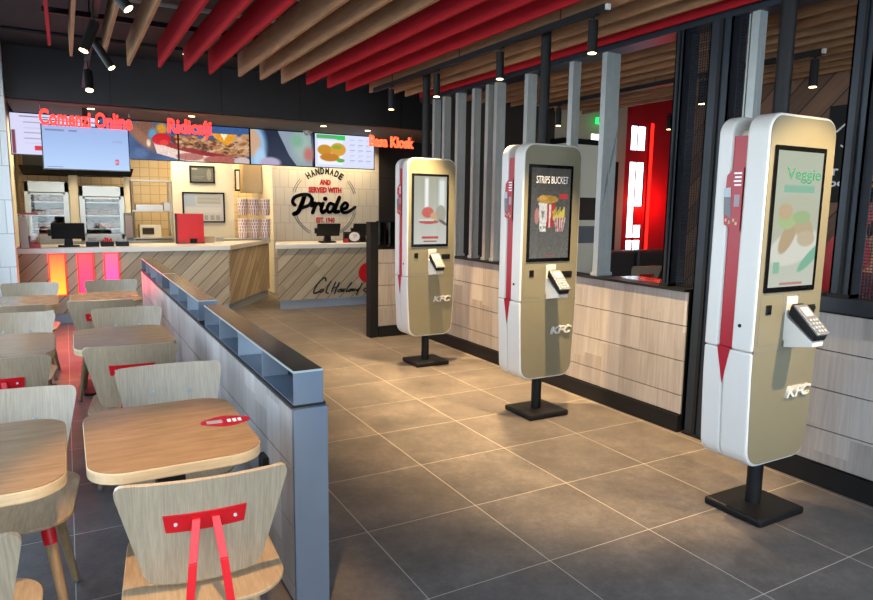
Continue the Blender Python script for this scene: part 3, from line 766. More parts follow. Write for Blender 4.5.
def make_chair(loc, rz, label, grp):
    t = thing('dining_chair', label, 'chair', loc, rz, grp)
    pts = []
    for cx, cy, r, a in ((.212,.225,.12,0),(-.212,.225,.12,90),(-.222,-.31,.13,180),(.222,-.31,.13,270)):
        sx = 1 if cx > 0 else -1; sy = 1 if cy > 0 else -1
        for i in range(8):
            q_ = math.radians(a+90*i/7); pts.append((cx-sx*r+r*math.cos(q_), cy-sy*r+r*math.sin(q_)))
    MB().prism(pts, 'xy', .420, .433).build('seat', MT['oakseat'], t, .003)
    b = backrest().build('backrest', MT['oak'], t, smooth=True)
    for s in (-1,1):
        p = Vector(back_pt(s*.36,.65,-.003)); MB().cyl(p-Vector((0,.004,0)), p+Vector((0,.004,0)), .008, n=12).build('bolt', MT['lgrey'], b)
    th = .011
    m = MB(); n = 8
    A = [[m.bm.verts.new(back_pt(-.52+1.04*i/n, v, o)) for i in range(n+1)] for v, o in ((.545,th),(.705,th),(.705,th+.005),(.545,th+.005))]
    for k in range(4):
        for i in range(n): m.bm.faces.new((A[k][i],A[k][i+1],A[(k+1)%4][i+1],A[(k+1)%4][i]))
    m.bm.faces.new([A[k][0] for k in range(4)]); m.bm.faces.new([A[k][n] for k in range(4)])
    br = m.build('back_bracket', MT['redm'], t, label='red steel bracket bolted to the back')
    for s in (-1,1):
        p = Vector(back_pt(s*.38,.625,th+.004)); MB().cyl(p, p+Vector((0,-.005,0)), .005, n=10).build('bolt', MT['lgrey'], br)
    m = MB()
    for s in (-1,1):
        w = .011
        top = Vector(back_pt(s*.12,.66,th+.007)); mid = Vector((s*.04,-.31,.56)); low = Vector((s*.056,-.32,.411)); end = Vector((s*.06,-.05,.411))
        q_ = [top, mid, low, end]
        for a_, b_ in zip(q_[:-1], q_[1:]):
            d = (b_-a_).normalized(); nrm = d.cross(Vector((1,0,0))).normalized()*.004; e = Vector((w,0,0))
            m.hexa([tuple(a_-e-nrm),tuple(a_+e-nrm),tuple(a_+e+nrm),tuple(a_-e+nrm),tuple(b_-e-nrm),tuple(b_+e-nrm),tuple(b_+e+nrm),tuple(b_-e+nrm)])
    m.build('back_bars', MT['redm'], t, .002, label='two red steel bars holding the back')
    for sx in (-1,1):
        for sy in (-1,1):
            a_ = Vector((sx*.125,sy*.12+.01,.42)); b_ = Vector((sx*.185,sy*.195+.01,0)); d = b_-a_
            lg = MB().cyl(a_, b_, .021, .013, 14).build('leg', MT['oakleg'], t, smooth=True)
            MB().cyl(a_, a_+d*.2, .0235, .0225, 14).build('collar', MT['redm'], lg, smooth=True, label='red metal collar at the top of the leg')
            MB().cyl(a_+d*.975, b_, .0145, .0142, 10).build('glide', MT['rubber'], lg)
    return t
cg = 'oak dining chairs with red back brackets'
R = math.radians
chairs = [
 ((-.24,.575),-5.0,'oak chair with red bracket, back to the viewer, nearest the divider end'),
 ((-.195,1.375),177,'pale-lit chair facing the viewer across the table with the red sticker'),
 ((-.272,2.450),-5,'oak chair showing its red bracket behind the pale-lit chair'),
 ((-.235,3.240),176,'oak chair facing the viewer across the second table along the divider'),
 ((-.33,4.255),-6,'oak chair, back to the viewer, at the third table along the divider'),
 ((-.228,5.095),177,'farthest oak chair along the divider, before the glowing counter strips'),
 ((-.885,0.455),-4,'chair cut off by the lower left corner, back to the viewer'),
 ((-.79,1.200),177,'chair with dark grey seat under the left front table, facing the viewer'),
 ((-.855,2.405),-4,'left row chair with red bracket at the left edge, behind the pale chair back'),
 ((-.885,3.265),177,'left row chair facing the viewer across the second left table'),
 ((-.915,4.205),-4,'left row chair mostly hidden before the third left table'),
 ((-.875,5.090),177,'farthest chair of the left row, below the white tiled pier'),
]
ch0 = None
for (x, y), a, lab in chairs:
    if ch0 is None: ch0 = make_chair((x,y,0), R(a), lab, cg)
    else: dup(ch0, (x,y,0), R(a), lab)
def make_table(loc, label, grp):
    t = thing('dining_table', label, 'table', loc, 0, grp)
    o = rrect(-.252,.252,-.33,.33,.11,8)
    MB().prism(o, 'xy', .7475, .75).build('table_surface', MT['table'], t, label='warm oak top surface')
    MB().prism(rrect(-.254,.254,-.332,.332,.112,8), 'xy', .712, .7475).build('table_edge', MT['tedge'], t, .004, label='pale oak edge band')
    MB().box(-.045,.045,-.045,.045,.02,.70).build('pedestal', MT['black'], t, .006)
    MB().prism(rrect(-.2,.2,-.24,.24,.04,4), 'xy', 0, .02).build('foot', MT['blackp'], t, .004)
    MB().box(-.16,.16,-.2,.2,.69,.712).build('support_plate', MT['blackp'], t)
    return t
tg = 'small oak dining tables'
t0 = None
for (x, y), lab in (((-.287,.852),'nearest table along the divider, with a red oval sticker'),((-.300,2.655),'second table along the divider, reddish in the glow'),((-.305,4.46),'third table along the divider, nearest the glowing counter strips'),
                    ((-.845,.845),'front table of the left row, cut by the left edge'),((-.895,2.655),'second table of the left row, cut by the left edge'),((-.89,4.44),'third table of the left row, below the white tiled pier')):
    if t0 is None: t0 = make_table((x,y,0), lab, tg)
    else: dup(t0, (x,y,0), 0, lab)
def sticker(x, y, rz, lab, s=1.0):
    t = thing('sticker', lab, 'sticker', (x,y,.7502), rz)
    MB().prism([(.085*s*math.cos(i*PI/16), .055*s*math.sin(i*PI/16)*(1+.12*math.cos(4*i*PI/16))) for i in range(32)], 'xy', 0, .0006).build('label_print', MT['kred'], t)
    m = MB(); m.box(-.065*s,-.012*s,-.018*s,.018*s,.0006,.001); m.build('white_panel', MT['inkl'], t)
    m = MB()
    for i in range(3): m.box(.005*s+.018*s*i,.017*s+.018*s*i,-.016*s,.016*s,.0006,.001)
    m.build('print_lines', MT['inkw'], t)
sticker(-.095,.855,R(-4),'red oval sticker on the nearest table along the divider')
sticker(-.12,4.42,R(5),'red oval sticker on the third table along the divider',.9)

# ------------------------------------------------------------------ divider with steel boxes
XD0, XD1, YD0, YD1 = .125, .245, .765, 6.2
dv = thing('low_divider', 'long low wood-panelled divider between the tables and the aisle', 'divider', (0,0,0))
MB().box(XD0+.012, XD1-.012, YD0, YD1, 0, .785).build('core', MT['blackp'], dv)
cl = MB()
ys = (YD0+.012, 2.47, 4.34, YD1)
for a, b in zip(ys[:-1], ys[1:]):
    for c, d in ((.02,.085),(.085,.318),(.318,.556),(.556,.778)):
        cl.box(XD0, XD0+.012, a+.004, b-.004, c+.003, d-.003); cl.box(XD1-.012, XD1, a+.004, b-.004, c+.003, d-.003)
cl.build('wood_cladding', MT['clad'], dv)
MB().box(XD0-.004, XD1+.004, YD0-.012, YD0+.010, 0, .787).build('end_plate', MT['slate'], dv, label='slate blue steel end plate')
MB().box(XD0-.004, XD1+.004, YD0+.01, YD1, .785, .797).build('top_trim', MT['blackp'], dv)
def steelbox(y0, y1, n, lab, solid):
    t = thing('steel_box', lab, 'steel box', ((XD0+XD1)/2, y0, .797))
    w = .056; L = y1-y0; h = .125; e = .004
    MB().box(-w, w, 0, L, h-e, h).build('top_plate', MT['topst'], t)
    m = MB(); m.box(-w-.001, -w+.003, 0, L, h-.006, h+.001); m.box(-w, w, -.001, .003, h-.006, h+.001); m.build('highlight_edge', MT['steel'], t)  # silvery highlight on the plate edges, built as lighter strips
    MB().box(-w, w, 0, L, 0, e).build('bottom_plate', MT['slate'], t)
    for i in range(n+1):
        y = L*i/n
        MB().box(-w, w, max(0,y-.002), min(L,y+.004), e, h-e).build('divider_plate' if 0 < i < n else 'end_plate', MT['plate'] if 0 < i < n else MT['slate'], t)
    for i in solid:
        MB().box(w-e, w, L*i/n+.004, L*(i+1)/n-.002, e, h-e).build('back_plate', MT['black'], t)
    return t
steelbox(YD0+.01, 2.52, 4, 'open steel box on the divider nearest the viewer', (0,2))
steelbox(2.72, 4.42, 4, 'open steel box in the middle of the divider top', (1,3))
steelbox(4.46, 6.18, 4, 'open steel box on the divider nearest the counter', (0,2))
so = thing('wall_socket', 'black socket box on the divider beside the nearest table', 'socket', (XD0,1.16,.42))
MB().box(-.025,0,-.04,.04,-.06,.06).build('housing', MT['blackp'], so, .004)
MB().box(-.027,-.025,-.025,.025,-.03,.03).build('cover', MT['black'], so)

# ------------------------------------------------------------------ counters
YF = 7.83
ca = thing('order_counter', 'left counter with diagonal plank front, angled end and three glowing strips', 'counter', (0,0,0))
fr = [(-1.075,YF),(1.385,YF),(2.33,9.30),(1.75,9.62),(1.05,8.55),(-1.075,8.55)]
def ins(poly, d):
    n = len(poly); out = []
    A = sum(poly[i][0]*poly[(i+1)%n][1]-poly[(i+1)%n][0]*poly[i][1] for i in range(n)); sgn = 1 if A > 0 else -1
    for i in range(n):
        p, c, q_ = Vector(poly[i-1]), Vector(poly[i]), Vector(poly[(i+1)%n])
        e1 = (c-p).normalized(); e2 = (q_-c).normalized(); n1 = Vector((-e1.y,e1.x))*sgn; n2 = Vector((-e2.y,e2.x))*sgn
        b = n1+n2; out.append(tuple(c+b/(b.dot(n1))*d))
    return out
MB().prism(ins(fr,.03), 'xy', .13, .88).build('carcass', MT['dark'], ca)
MB().box(-1.075,1.377,YF-.006,YF+.029,.13,.88).build('plank_front', MT['plk'], ca, label='front of diagonal oak planks')
a_, b_ = Vector((1.385,YF)), Vector((2.33,9.30)); nn = Vector((b_-a_).normalized()); nm = Vector((nn.y,-nn.x))*.006
MB().prism([tuple(a_+nm),tuple(b_+nm),tuple(b_-nm*4.8),tuple(a_-nm*4.8)], 'xy', .13, .88).build('plank_end', MT['plk_end'], ca, label='angled end of diagonal oak planks')
MB().prism(ins(fr,.02), 'xy', 0, .13).build('plinth', MT['plinth'], ca, label='brushed metal plinth')
MB().prism(ins(fr,-.03), 'xy', .88, .945).build('worktop', MT['slab'], ca, .006, label='white worktop')
def led_mat(name, top, bot):
    g = G(name); p = g.xyz(g.obj()); f = g.math('DIVIDE', g.math('SUBTRACT', p[2], .36), .5)
    col = g.ramp(f, [(0.0, bot), (1.0, top)])
    g.fin('301010', .4); g.link(col, g.b.inputs['Emission Color']); g.b.inputs['Emission Strength'].default_value = 2.2
    return g.m
for i, (x0, x1, tp, bt) in enumerate(((-.755,-.595,'ff4a2a','ff9a28'),(-.445,-.29,'ff3a40','ff2a60'),(-.15,.0,'ff4a60','f0388a'))):
    al = bpy.data.lights.new('strip','AREA'); al.shape = 'RECTANGLE'; al.size = .15; al.size_y = .48; al.energy = 2.6; al.color = [(1,.05,.02),(1,.03,.04),(1,.03,.07)][i]
    ao = bpy.data.objects.new('strip_lamp', al); COL.objects.link(ao); ao.location = ((x0+x1)/2,YF-.03,.62); ao.rotation_euler = (R(-90),0,0)
    lp = MB().box(x0,x1,YF-.022,YF-.006,.37,.865).build('light_strip', led_mat('light_strip_%s' % 'abc'[i], tp, bt), ca, label=['orange glowing vertical strip','red glowing vertical strip','pink glowing vertical strip'][i])
    m = MB(); m.box(x0-.012,x0,YF-.026,YF-.006,.36,.875); m.box(x1,x1+.012,YF-.026,YF-.006,.36,.875); m.box(x0,x1,YF-.026,YF-.006,.865,.875); m.box(x0,x1,YF-.026,YF-.006,.36,.37)
    m.build('strip_frame', MT['ledr'], lp)
cb = thing('order_counter', 'right counter with diagonal plank front and black signature, below the lettered wall', 'counter', (0,0,0))
MB().prism([(2.13,YF+.03),(4.6,YF+.03),(4.6,8.5),(2.33,8.5)], 'xy', .13, .88).build('carcass', MT['dark'], cb)
MB().box(2.07,4.6,YF-.006,YF+.03,.13,.88).build('plank_front', MT['plk'], cb, label='front of diagonal oak planks')
MB().prism([(2.07,YF+.03),(2.13,YF+.03),(2.33,8.5),(2.27,8.5)], 'xy', .13, .88).build('end_panel', MT['oak'], cb)
MB().prism([(2.09,YF+.01),(4.6,YF+.01),(4.6,8.48),(2.29,8.48)], 'xy', 0, .13).build('plinth', MT['plinth'], cb, label='brushed metal plinth')
MB().prism([(2.02,YF-.04),(4.62,YF-.04),(4.62,8.55),(2.25,8.55)], 'xy', .88, .945).build('worktop', MT['slab'], cb, .006, label='white worktop')
def sgp(x, y):
    px = 305+x/12.47; py = 265+y/12.47
    return (2.837+(px-330)*.0162, .375-(py-282)*.0154-(px-330)*.0007)
L = [([(270,200),(265,168),(235,170),(175,230),(128,310),(128,350),(190,330)],.022),([(222,300),(195,318),(212,338),(240,312),(222,300)],.018),([(330,205),(292,270),(268,335),(285,350)],.02),([(293,350),(296,352)],.02),
     ([(388,215),(360,270),(335,330)],.02),([(430,220),(398,290),(370,360)],.02),([(345,295),(420,268)],.016),([(450,300),(412,318),(428,338),(462,300),(458,335),(480,318)],.018),([(482,298),(474,332),(505,296)],.018),
     ([(582,220),(530,290),(520,335),(545,320)],.018),([(575,300),(543,322),(560,332),(592,297),(590,325)],.018),([(612,300),(606,326),(632,300),(640,322),(660,312)],.018),([(690,292),(655,308),(660,328),(715,235)],.018),([(715,235),(680,300),(640,370)],.02),
     ([(805,230),(775,262),(800,300),(770,332),(735,318),(760,290)],.022),([(830,295),(815,325),(845,310)],.018)]
strokes('signature_lettering', [([sgp(*p) for p in pts], w) for pts, w in L], MT['ink'], cb, YF-.006)
MB().prism([(3.46+.155*math.cos(i*PI/16),.49+.155*math.sin(i*PI/16)) for i in range(32)], 'xz', YF-.011, YF-.006).build('red_disc', MT['redm'], cb, label='red printed disc')
# wall lettering
lt = thing('wall_lettering', 'round black and red lettering on the white tiled wall', 'wall lettering', (0,0,0))
CX, CZ, RAD, YW = 3.415, 1.55, .60, 9.597
s_ = 'HANDMADE'
for i, c in enumerate(s_):
    th = R(90+33-(66/7)*i); rad = .545
    x = CX+rad*math.cos(th); z = CZ+rad*math.sin(th)
    text('letter', c, MT['ink'], lt, (x-.036,x+.036,z-.058,z+.058), YW, 0, .045, .004, rot=th-PI/2)
for rad in (.60,.565):
    for a0, a1 in ((-62,-17),(17,42),(138,163),(197,242)):
        m = MB()
        for k in range(26):
            t0_ = R(a0+(a1-a0)*k/26); t1_ = R(a0+(a1-a0)*(k+1)/26); rr_ = rad-.008
            m.prism([(CX+rad*math.cos(t0_),CZ+rad*math.sin(t0_)),(CX+rad*math.cos(t1_),CZ+rad*math.sin(t1_)),(CX+rr_*math.cos(t1_),CZ+rr_*math.sin(t1_)),(CX+rr_*math.cos(t0_),CZ+rr_*math.sin(t0_))], 'xz', YW, YW-.003)
        m.build('ring_arc', MT['inkg'], lt)
text('lettering', 'AND', MT['inkr'], lt, (3.32,3.52,1.855,1.95), YW, 0, .05)
text('lettering', 'SERVED WITH', MT['inkr'], lt, (3.12,3.72,1.72,1.82), YW, 0, .05)
text('lettering', 'EST. 1940', MT['inkr'], lt, (3.25,3.59,1.20,1.295), YW, 0, .045)
def prp(x, y):
    px = 270+x/6.664; py = 160+y/6.664
    return (3.416+(px-325)*.01848, 1.597-(py-200)*.01725+.0003*(px-325))
PR = [([(172,300),(158,280),(170,250),(215,232),(262,235),(280,262),(262,300),(215,318)],.05),([(232,245),(212,300),(190,345),(165,358)],.066),([(262,236),(284,262),(266,300)],.05),
      ([(278,305),(302,288),(296,318),(284,350)],.055),([(292,322),(318,290),(335,292),(334,304)],.045),([(352,290),(340,328),(350,350),(372,335)],.055),([(366,258),(369,259)],.065),
      ([(425,298),(398,290),(380,320),(388,348),(412,340),(430,300)],.05),([(462,250),(438,310),(430,345),(455,345)],.06),([(476,330),(505,322),(518,300),(498,286),(474,316),(484,350),(520,348),(568,316)],.048)]
strokes('script_lettering', [([prp(*p) for p in pts], w*1.18) for pts, w in PR], MT['ink'], lt, YW)

# ------------------------------------------------------------------ hanging signs
def neon(label, s, x0, x1, z0=2.405, z1=2.595, mat='neon', y=7.80):
    t = thing('neon_sign', label, 'sign', (0,0,0))
    text('letters', s, MT[mat], t, (x0,x1,z0,z1), y, 0, .03, .03)
    m = MB(); m.cyl((x0+.02,y-.015,z1-.01),(x0+.02,y-.015,2.671),.005,n=8); m.cyl((x1-.03,y-.015,z1-.03),(x1-.03,y-.015,2.671),.005,n=8); m.build('hanger', MT['chrome'], t)
    MB().box(x0,x1,y-.012,y-.006,z0+.055,z0+.066).build('back_rail', MT['dark'], t)
    return t
neon('red glowing Comenzi Online sign hanging above the order display', 'Comenzi Online', -.76, .24)
neon('red glowing Ridicați sign hanging before the food screens', 'Ridicați', .66, 1.20, 2.345, 2.585)
neon('orange-red glowing Basa Kiosk sign hanging right of the menu screens', 'Basa Kiosk', 3.47, 4.21, 2.39, 2.555, 'orange')

# ------------------------------------------------------------------ screens
def screen(label, x0, x1, y, z0, z1, p, tilt=0, mount=2.67):
    t = thing('menu_screen', label, 'screen', (0,0,0))
    b = MB().box(x0,x1,y,y+.05,z0,z1).build('housing', MT['gscreen'], t)
    picture('screen_image', p, MT['pic'], b, x0+.012,x1-.012,y-.001,z0+.012,z1-.012)
    MB().box((x0+x1)/2-.03,(x0+x1)/2+.03,y+.05,y+.08,(z0+z1)/2,mount+.001).build('ceiling_bracket', MT['blackp'], t)
    return t
po = Paint(96,52,'a9c0ea').grad('8fabdc','a9c4ec'); po.rect(.285,.29,.08,.86,'7f96c4'); po.rect(.03,.25,.88,.92,'5d6f95').rect(.30,.40,.88,.92,'5d6f95').rect(.80,.93,.66,.71,'93a7d2').rect(.03,.22,.03,.045,'7286b0').rect(.8,.9,.43,.45,'b9a9c9').rect(.83,.875,.12,.26,'c43a55').rect(.84,.855,.16,.22,'f0d8e0')
screen('hanging pale blue order display below the Comenzi Online sign', -.755, .215, 7.98, 1.90, 2.44, po)
pa = Paint(72,44,'d2d0ee'); 
for i in range(5): pa.rect(.15,.35,.78-i*.13,.80-i*.13,'8f8fae').rect(.42,.75,.78-i*.13,.80-i*.13,'9a9ab8')
pa.rect(.1,.85,.92,.95,'54546c').rect(.26,.36,.1,.22,'cc2038').ell(.9,.55,.12,.1,'c89a3c').ell(.9,.42,.1,.1,'d8b04a').ell(.55,.14,.16,.06,'b58a98')
pa.rect(.0,.05,.0,.6,'7a3a48')
screen('menu screen half hidden at the far left beside the tiled pier', -1.13, -.11, 9.0, 2.115, 2.68-.012, pa)
W_, H_ = 150, 80
def sweep(a0, a1):
    """one wide burger picture shared by three screens; coordinates 0..873 across"""
    p = Paint(W_, H_, '3b5f94'); U_ = a0+p.u*(a1-a0)
    p.u = U_/873.0
    A = 356/873.0
    f = lambda y: 1-(y-30)/285
    p.a[:] = p.c('35588c')
    p.ell(120/873,f(240),130/873,.30,'22406e',0,.8).ell(110/873,f(95),95/873,.34,'77503f',.1,.5).ell(70/873,f(150),55/873,.35,'8e604a',.3,.6).ell(165/873,f(125),35/873,.16,'4f97bd',0,.8).ell(128/873,f(190),16/873,.10,'d8cfae',0,.6).ell(235/873,f(75),42/873,.14,'c98f2a',0,.6).ell(60/873,f(270),60/873,.14,'41608e',0,.8)
    p.poly([(165/873,f(180)),(350/873,f(225)),(560/873,f(230)),(740/873,f(275)),(760/873,f(330)),(560/873,f(345)),(340/873,f(300)),(190/873,f(265))],'e0c8bc')
    p.poly([(180/873,f(140)),(350/873,f(190)),(560/873,f(235)),(735/873,f(265)),(700/873,f(285)),(500/873,f(265)),(350/873,f(230)),(180/873,f(185))],'8c1a1c')
    p.ell(230/873,f(155),75/873,.16,'c01018',-.1).ell(250/873,f(180),35/873,.08,'d83030')
    for x, y, r, c in ((370,165,60,'4a2a22'),(440,170,65,'8a5a38'),(520,190,55,'3f2620'),(600,205,60,'a86a48'),(660,190,55,'b07850'),(720,170,70,'b88868'),(780,150,75,'c09878'),(850,120,60,'b88a66'),(760,230,60,'b0805c'),(820,210,60,'c4a080'),(470,150,35,'b88048'),(690,235,50,'9a5a40')):
        p.ell(x/873,f(y),r/873,r/285*.75,c,.3)
    rg = random.Random(5)
    for _ in range(170):
        x = rg.uniform(340, 870); lo = 120+max(0,(x-600))*-.1; y = rg.uniform(120, 205+(x-340)*.12); r = rg.uniform(8, 22)
        p.ell(x/873, f(y), r/873, r/285*.6, rg.choice(('6b4028','8f5c38','a8744a','c29668','d0ab80','55301f','b5804e')), rg.uniform(-.6,.6), .7)
    p.poly([(575/873,f(85)),(760/873,f(85)),(690/873,f(180)),(600/873,f(120))],'e0981c')
    p.poly([(640/873,f(85)),(690/873,f(85)),(665/873,f(140))],'f2e2b0')
    p.ell(640/873,f(300),120/873,.13,'a85a50').ell(430/873,f(280),90/873,.10,'b06a60').ell(790/873,f(300),60/873,.12,'c8b4b4')
    p.u = (U_-a0)/(a1-a0)
    return p.grain(.05, int(a0)+3)
screen('food screen with a blue hand behind the Comenzi Online sign end', -.075, .953, 9.0, 2.115, 2.668, sweep(-230,355))
screen('food screen with burger filling behind the Ridicați sign', .955, 1.993, 9.0, 2.115, 2.668, sweep(360,840))
p4 = Paint(W_,H_,'1f2a42').grad('18233a','2a3448'); p4.ell(.02,.5,.22,.7,'8fb6dc',0,.4).ell(.0,.6,.15,.42,'c8a284',0,.3).ell(.14,.15,.09,.3,'a9c8e6',0,.6).poly([(.42,1),(.95,1),(.98,.0),(.72,.0),(.6,.3)],'8a97a8').ell(.82,.55,.16,.45,'9ab0a8',0,.9).ell(.92,.35,.08,.2,'b8706a',0,.9).ell(.72,.75,.1,.18,'7aa890',0,.9).ell(.3,.06,.16,.16,'b0a4c4',0,.4)
screen('dark blue food screen between the burger and the menu', 1.995, 3.028, 9.0, 2.115, 2.668, p4)
p5 = Paint(W_,H_,'d6dcf6'); p5.rect(.02,.5,.86,.98,'4fae62').rect(.04,.46,.08,.82,'e6ecf2').ell(.16,.52,.12,.16,'c08a2c').ell(.38,.55,.13,.2,'cf9a3a').ell(.24,.3,.16,.12,'b87a2c').ell(.42,.22,.07,.06,'5aa84a').ell(.36,.62,.08,.06,'7aa83a').rect(.36,.5,.84,.98,'2ec45a')
for j in range(5):
    for i in range(3): p5.rect(.58+i*.14,.67+i*.14,.86-j*.16,.885-j*.16,'9aa4c8').rect(.58+i*.14,.64+i*.14,.81-j*.16,.825-j*.16,'b4bcd8')
screen('pale menu screen with fried chicken pictures, rightmost of the row', 3.03, 4.09, 9.0, 2.115, 2.668, p5)
dm = thing('dome_sensor', 'white round sensor under the soffit above the food screens', 'sensor', (2.87,8.85,2.67))
MB().cyl((0,0,-.03),(0,0,.002),.075,n=24).build('base_ring', MT['white'], dm, smooth=True)
MB().lathe([(.02,-.075),(.05,-.06),(.06,-.03)], (0,0,0)).build('dome', MT['lgrey'], dm, smooth=True)

# ------------------------------------------------------------------ kitchen
def hot_cabinet(x0, x1, z0, z1, y, lab, seed):
    t = thing('heated_cabinet', lab, 'food cabinet', ((x0+x1)/2, y, 0))
    w = (x1-x0)/2; rs = random.Random(seed)
    m = MB(); m.box(-w,-w+.06,0,.5,z0,z1); m.box(w-.06,w,0,.5,z0,z1); m.box(-w,w,0,.5,z1-.16,z1); m.box(-w,w,0,.5,z0,z0+.1); m.build('housing', MT['stainless'], t, .006)
    MB().box(-w+.005,w-.005,.46,.49,z0+.01,z1-.01).build('back_panel', MT['brown'], t)
    m = MB(); m.box(-w+.05,-w+.075,-.03,0,z0+.08,z1-.17); m.box(w-.075,w-.05,-.03,0,z0+.08,z1-.17); m.box(-w+.05,w-.05,-.03,0,z1-.195,z1-.17); m.box(-w+.05,w-.05,-.03,0,z0+.08,z0+.105)
    d = m.build('door_frame', MT['stainless'], t)
    MB().box(-w+.075,w-.075,-.02,-.014,z0+.105,z1-.195).build('door_glass', MT['glass'], d)
    for k in range(3):
        z = z0+.17+k*.2
        sh = MB().box(-w+.065,w-.065,.03,.44,z,z+.015).build('shelf', MT['stainless'], t)
        m = MB()
        for i in range(5):
            x = -w+.13+i*(2*w-.26)/4; m.lathe([(.03,0),(.065,.025),(.06,.07),(.02,.095)], (x,.12+rs.random()*.1,z+.014), 10)
        m.build('fried_pieces', MT['food'], sh)
    return t
hot_cabinet(-1.06,-.49,.92,1.80,9.9,'left steel and glass hot food cabinet beside the tiled pier',1)
hot_cabinet(-.36,.26,.92,1.75,9.9,'right steel and glass hot food cabinet below the order display',2)
for x0, x1, lab in ((-.485,-.365,'cream post between the two hot food cabinets'),(.265,.345,'cream post between the right cabinet and the steel rack')):
    o = MB().box(x0,x1,9.92,9.97,.921,1.9).build('cream_post', MT['cream']); tag(o, lab, 'post')
bt = thing('work_table', 'stainless work table under the hot food cabinets', 'work table', (-.1,10.15,0))
MB().box(-1.05,1.05,-.3,.3,.88,.92).build('top', MT['stainless'], bt)
for x in (-1.0,0,1.0):
    for y in (-.25,.25): MB().cyl((x,y,0),(x,y,.88),.02,n=10).build('leg', MT['stainless'], bt)
hood = thing('extractor_hood', 'black extractor hood below the pale blue order display', 'hood', (-.35,9.95,1.9))
MB().hexa([(-.72,-.1,0),(.72,-.1,0),(.72,.5,0),(-.72,.5,0),(-.75,-.2,.12),(.75,-.2,.12),(.75,.5,.12),(-.75,.5,.12)]).build('canopy', MT['black'], hood)
MB().box(-.7,.7,.0,.5,.12,.77).build('duct', MT['blackp'], hood)
rk = thing('steel_rack', 'steel shelf rack with food pans, left of the cream wall', 'rack', (.665,10.1,.92))
for x in (-.28,.28):
    for y in (-.18,.18): MB().cyl((x,y,0),(x,y,.93),.014,n=8).build('upright', MT['stainless'], rk)
for z in (.02,.45,.92): MB().box(-.3,.3,-.2,.2,z,z+.02).build('shelf', MT['stainless'], rk)
def ontop(name, lab, cat, x, y, z, parts):
    t = thing(name, lab, cat, (x,y,z))
    for nm, bxs, mt in parts:
        m = MB()
        for b in bxs: m.box(*b)
        m.build(nm, MT[mt], t, .004)
    return t
ontop('food_pan','wide steel food pan on the middle rack shelf','food pan',.62,10.05,1.39,[('pan',[(-.2,.2,-.12,.12,0,.09)],'stainless'),('contents',[(-.18,.18,-.1,.1,.09,.10)],'food')])
ontop('food_pan','small steel food pan at the right of the middle rack shelf','food pan',.885,10.05,1.39,[('pan',[(-.05,.05,-.1,.1,0,.12)],'stainless'),('lid',[(-.055,.055,-.1,.1,.12,.13)],'lgrey')])
ontop('toaster','small cream toaster oven on the lower rack shelf','toaster',.62,10.05,.96,[('body',[(-.16,.16,-.12,.12,0,.2)],'cream'),('window',[(-.12,.05,-.125,-.12,.05,.15)],'brown'),('handle',[(-.12,.05,-.14,-.125,.16,.17)],'chrome')])
ontop('paper_roll_box','tall grey dispenser beside the right hot food cabinet','dispenser',.30,9.86,.945,[('body',[(-.06,.06,-.05,.05,-.025,.4)],'rubber'),('front',[(-.05,.05,-.055,-.05,.02,.36)],'inkl')])
# posters on the cream wall
def frame(x0,x1,z0,z1,y,lab,p):
    t = thing('framed_notice', lab, 'framed notice', (0,y,0))
    m = MB(); m.box(x0,x1,-.02,0,z0,z0+.025); m.box(x0,x1,-.02,0,z1-.025,z1); m.box(x0,x0+.025,-.02,0,z0,z1); m.box(x1-.025,x1,-.02,0,z0,z1); m.build('frame', MT['blackp'], t)
    picture('notice_print', p, MT['print'], t, x0+.02,x1-.02,-.012,z0+.02,z1-.02)
pf = Paint(48,36,'5f625c'); pf.rect(.05,.3,.8,.9,'a8a8a0').rect(.08,.6,.35,.4,'85867e').rect(.08,.5,.25,.28,'85867e').ell(.8,.5,.1,.4,'8a8478')
frame(1.235,1.63,1.835,2.115,9.92,'small dark framed notice high on the cream wall',pf)
pf = Paint(64,48,'b9bcc0'); pf.rect(.02,.3,.55,.97,'9fb0c4').rect(.33,.95,.62,.95,'a9aca9').rect(.03,.95,.3,.5,'c4c6c4')
for i in range(6): pf.rect(.05+.15*i,.15+.15*i,.05,.22,'989a98').rect(.36,.9,.9-.05*i,.915-.05*i,'8d8f8e')
frame(1.11,1.775,1.195,1.69,9.92,'large framed schedule on the cream wall behind the red box',pf)
sh = thing('pass_shelf', 'long steel pass shelf behind the left counter', 'shelf', (1.35,9.0,0))
MB().box(.12,.92,-.02,.24,.957,.972).build('shelf_board', MT['stainless'], sh)
MB().box(.2,.8,.02,.2,.946,.957).build('rubber_feet', MT['blackp'], sh)
# striped buckets, nested in six stacks
def bucket_mat():
    g = G('striped_paper'); p = g.xyz(g.obj())
    a = g.math('ARCTAN2', p[1], p[0]); f = g.math('FRACT', g.math('MULTIPLY', a, 12/(2*PI)))
    st = g.math('LESS_THAN', f, .3)
    return g.fin(g.mix(st, 'e3ded6', 'b8222c'), .5)
MT['buck'] = bucket_mat()
names = [['lower left','lower middle','lower right'],['upper left','upper middle','upper right']]
b0 = None
for row in range(2):
    for k in range(3):
        n = 5 if row == 0 else 4
        for i in range(n):
            x = 1.885+k*.175; z = (.973 if row == 0 else 1.335)+i*.05; y = 9.10+.0*k
            lab = 'red and white striped paper bucket nested in the %s stack' % names[row][k]
            gp = 'striped buckets in the %s stack' % names[row][k]
            if b0 is None:
                b0 = thing('paper_bucket', lab, 'paper bucket', (x,y,z), 0, gp)
                MB().lathe([(.066,0),(.08,.10)], (0,0,0), 24).build('cup', MT['buck'], b0, smooth=True)
                MB().lathe([(.079,.096),(.084,.098),(.084,.104),(.079,.106)], (0,0,0), 24).build('rim', MT['inkw'], b0, smooth=True)
            else: dup(b0, (x,y,z), random.random()*.5, lab, gp)
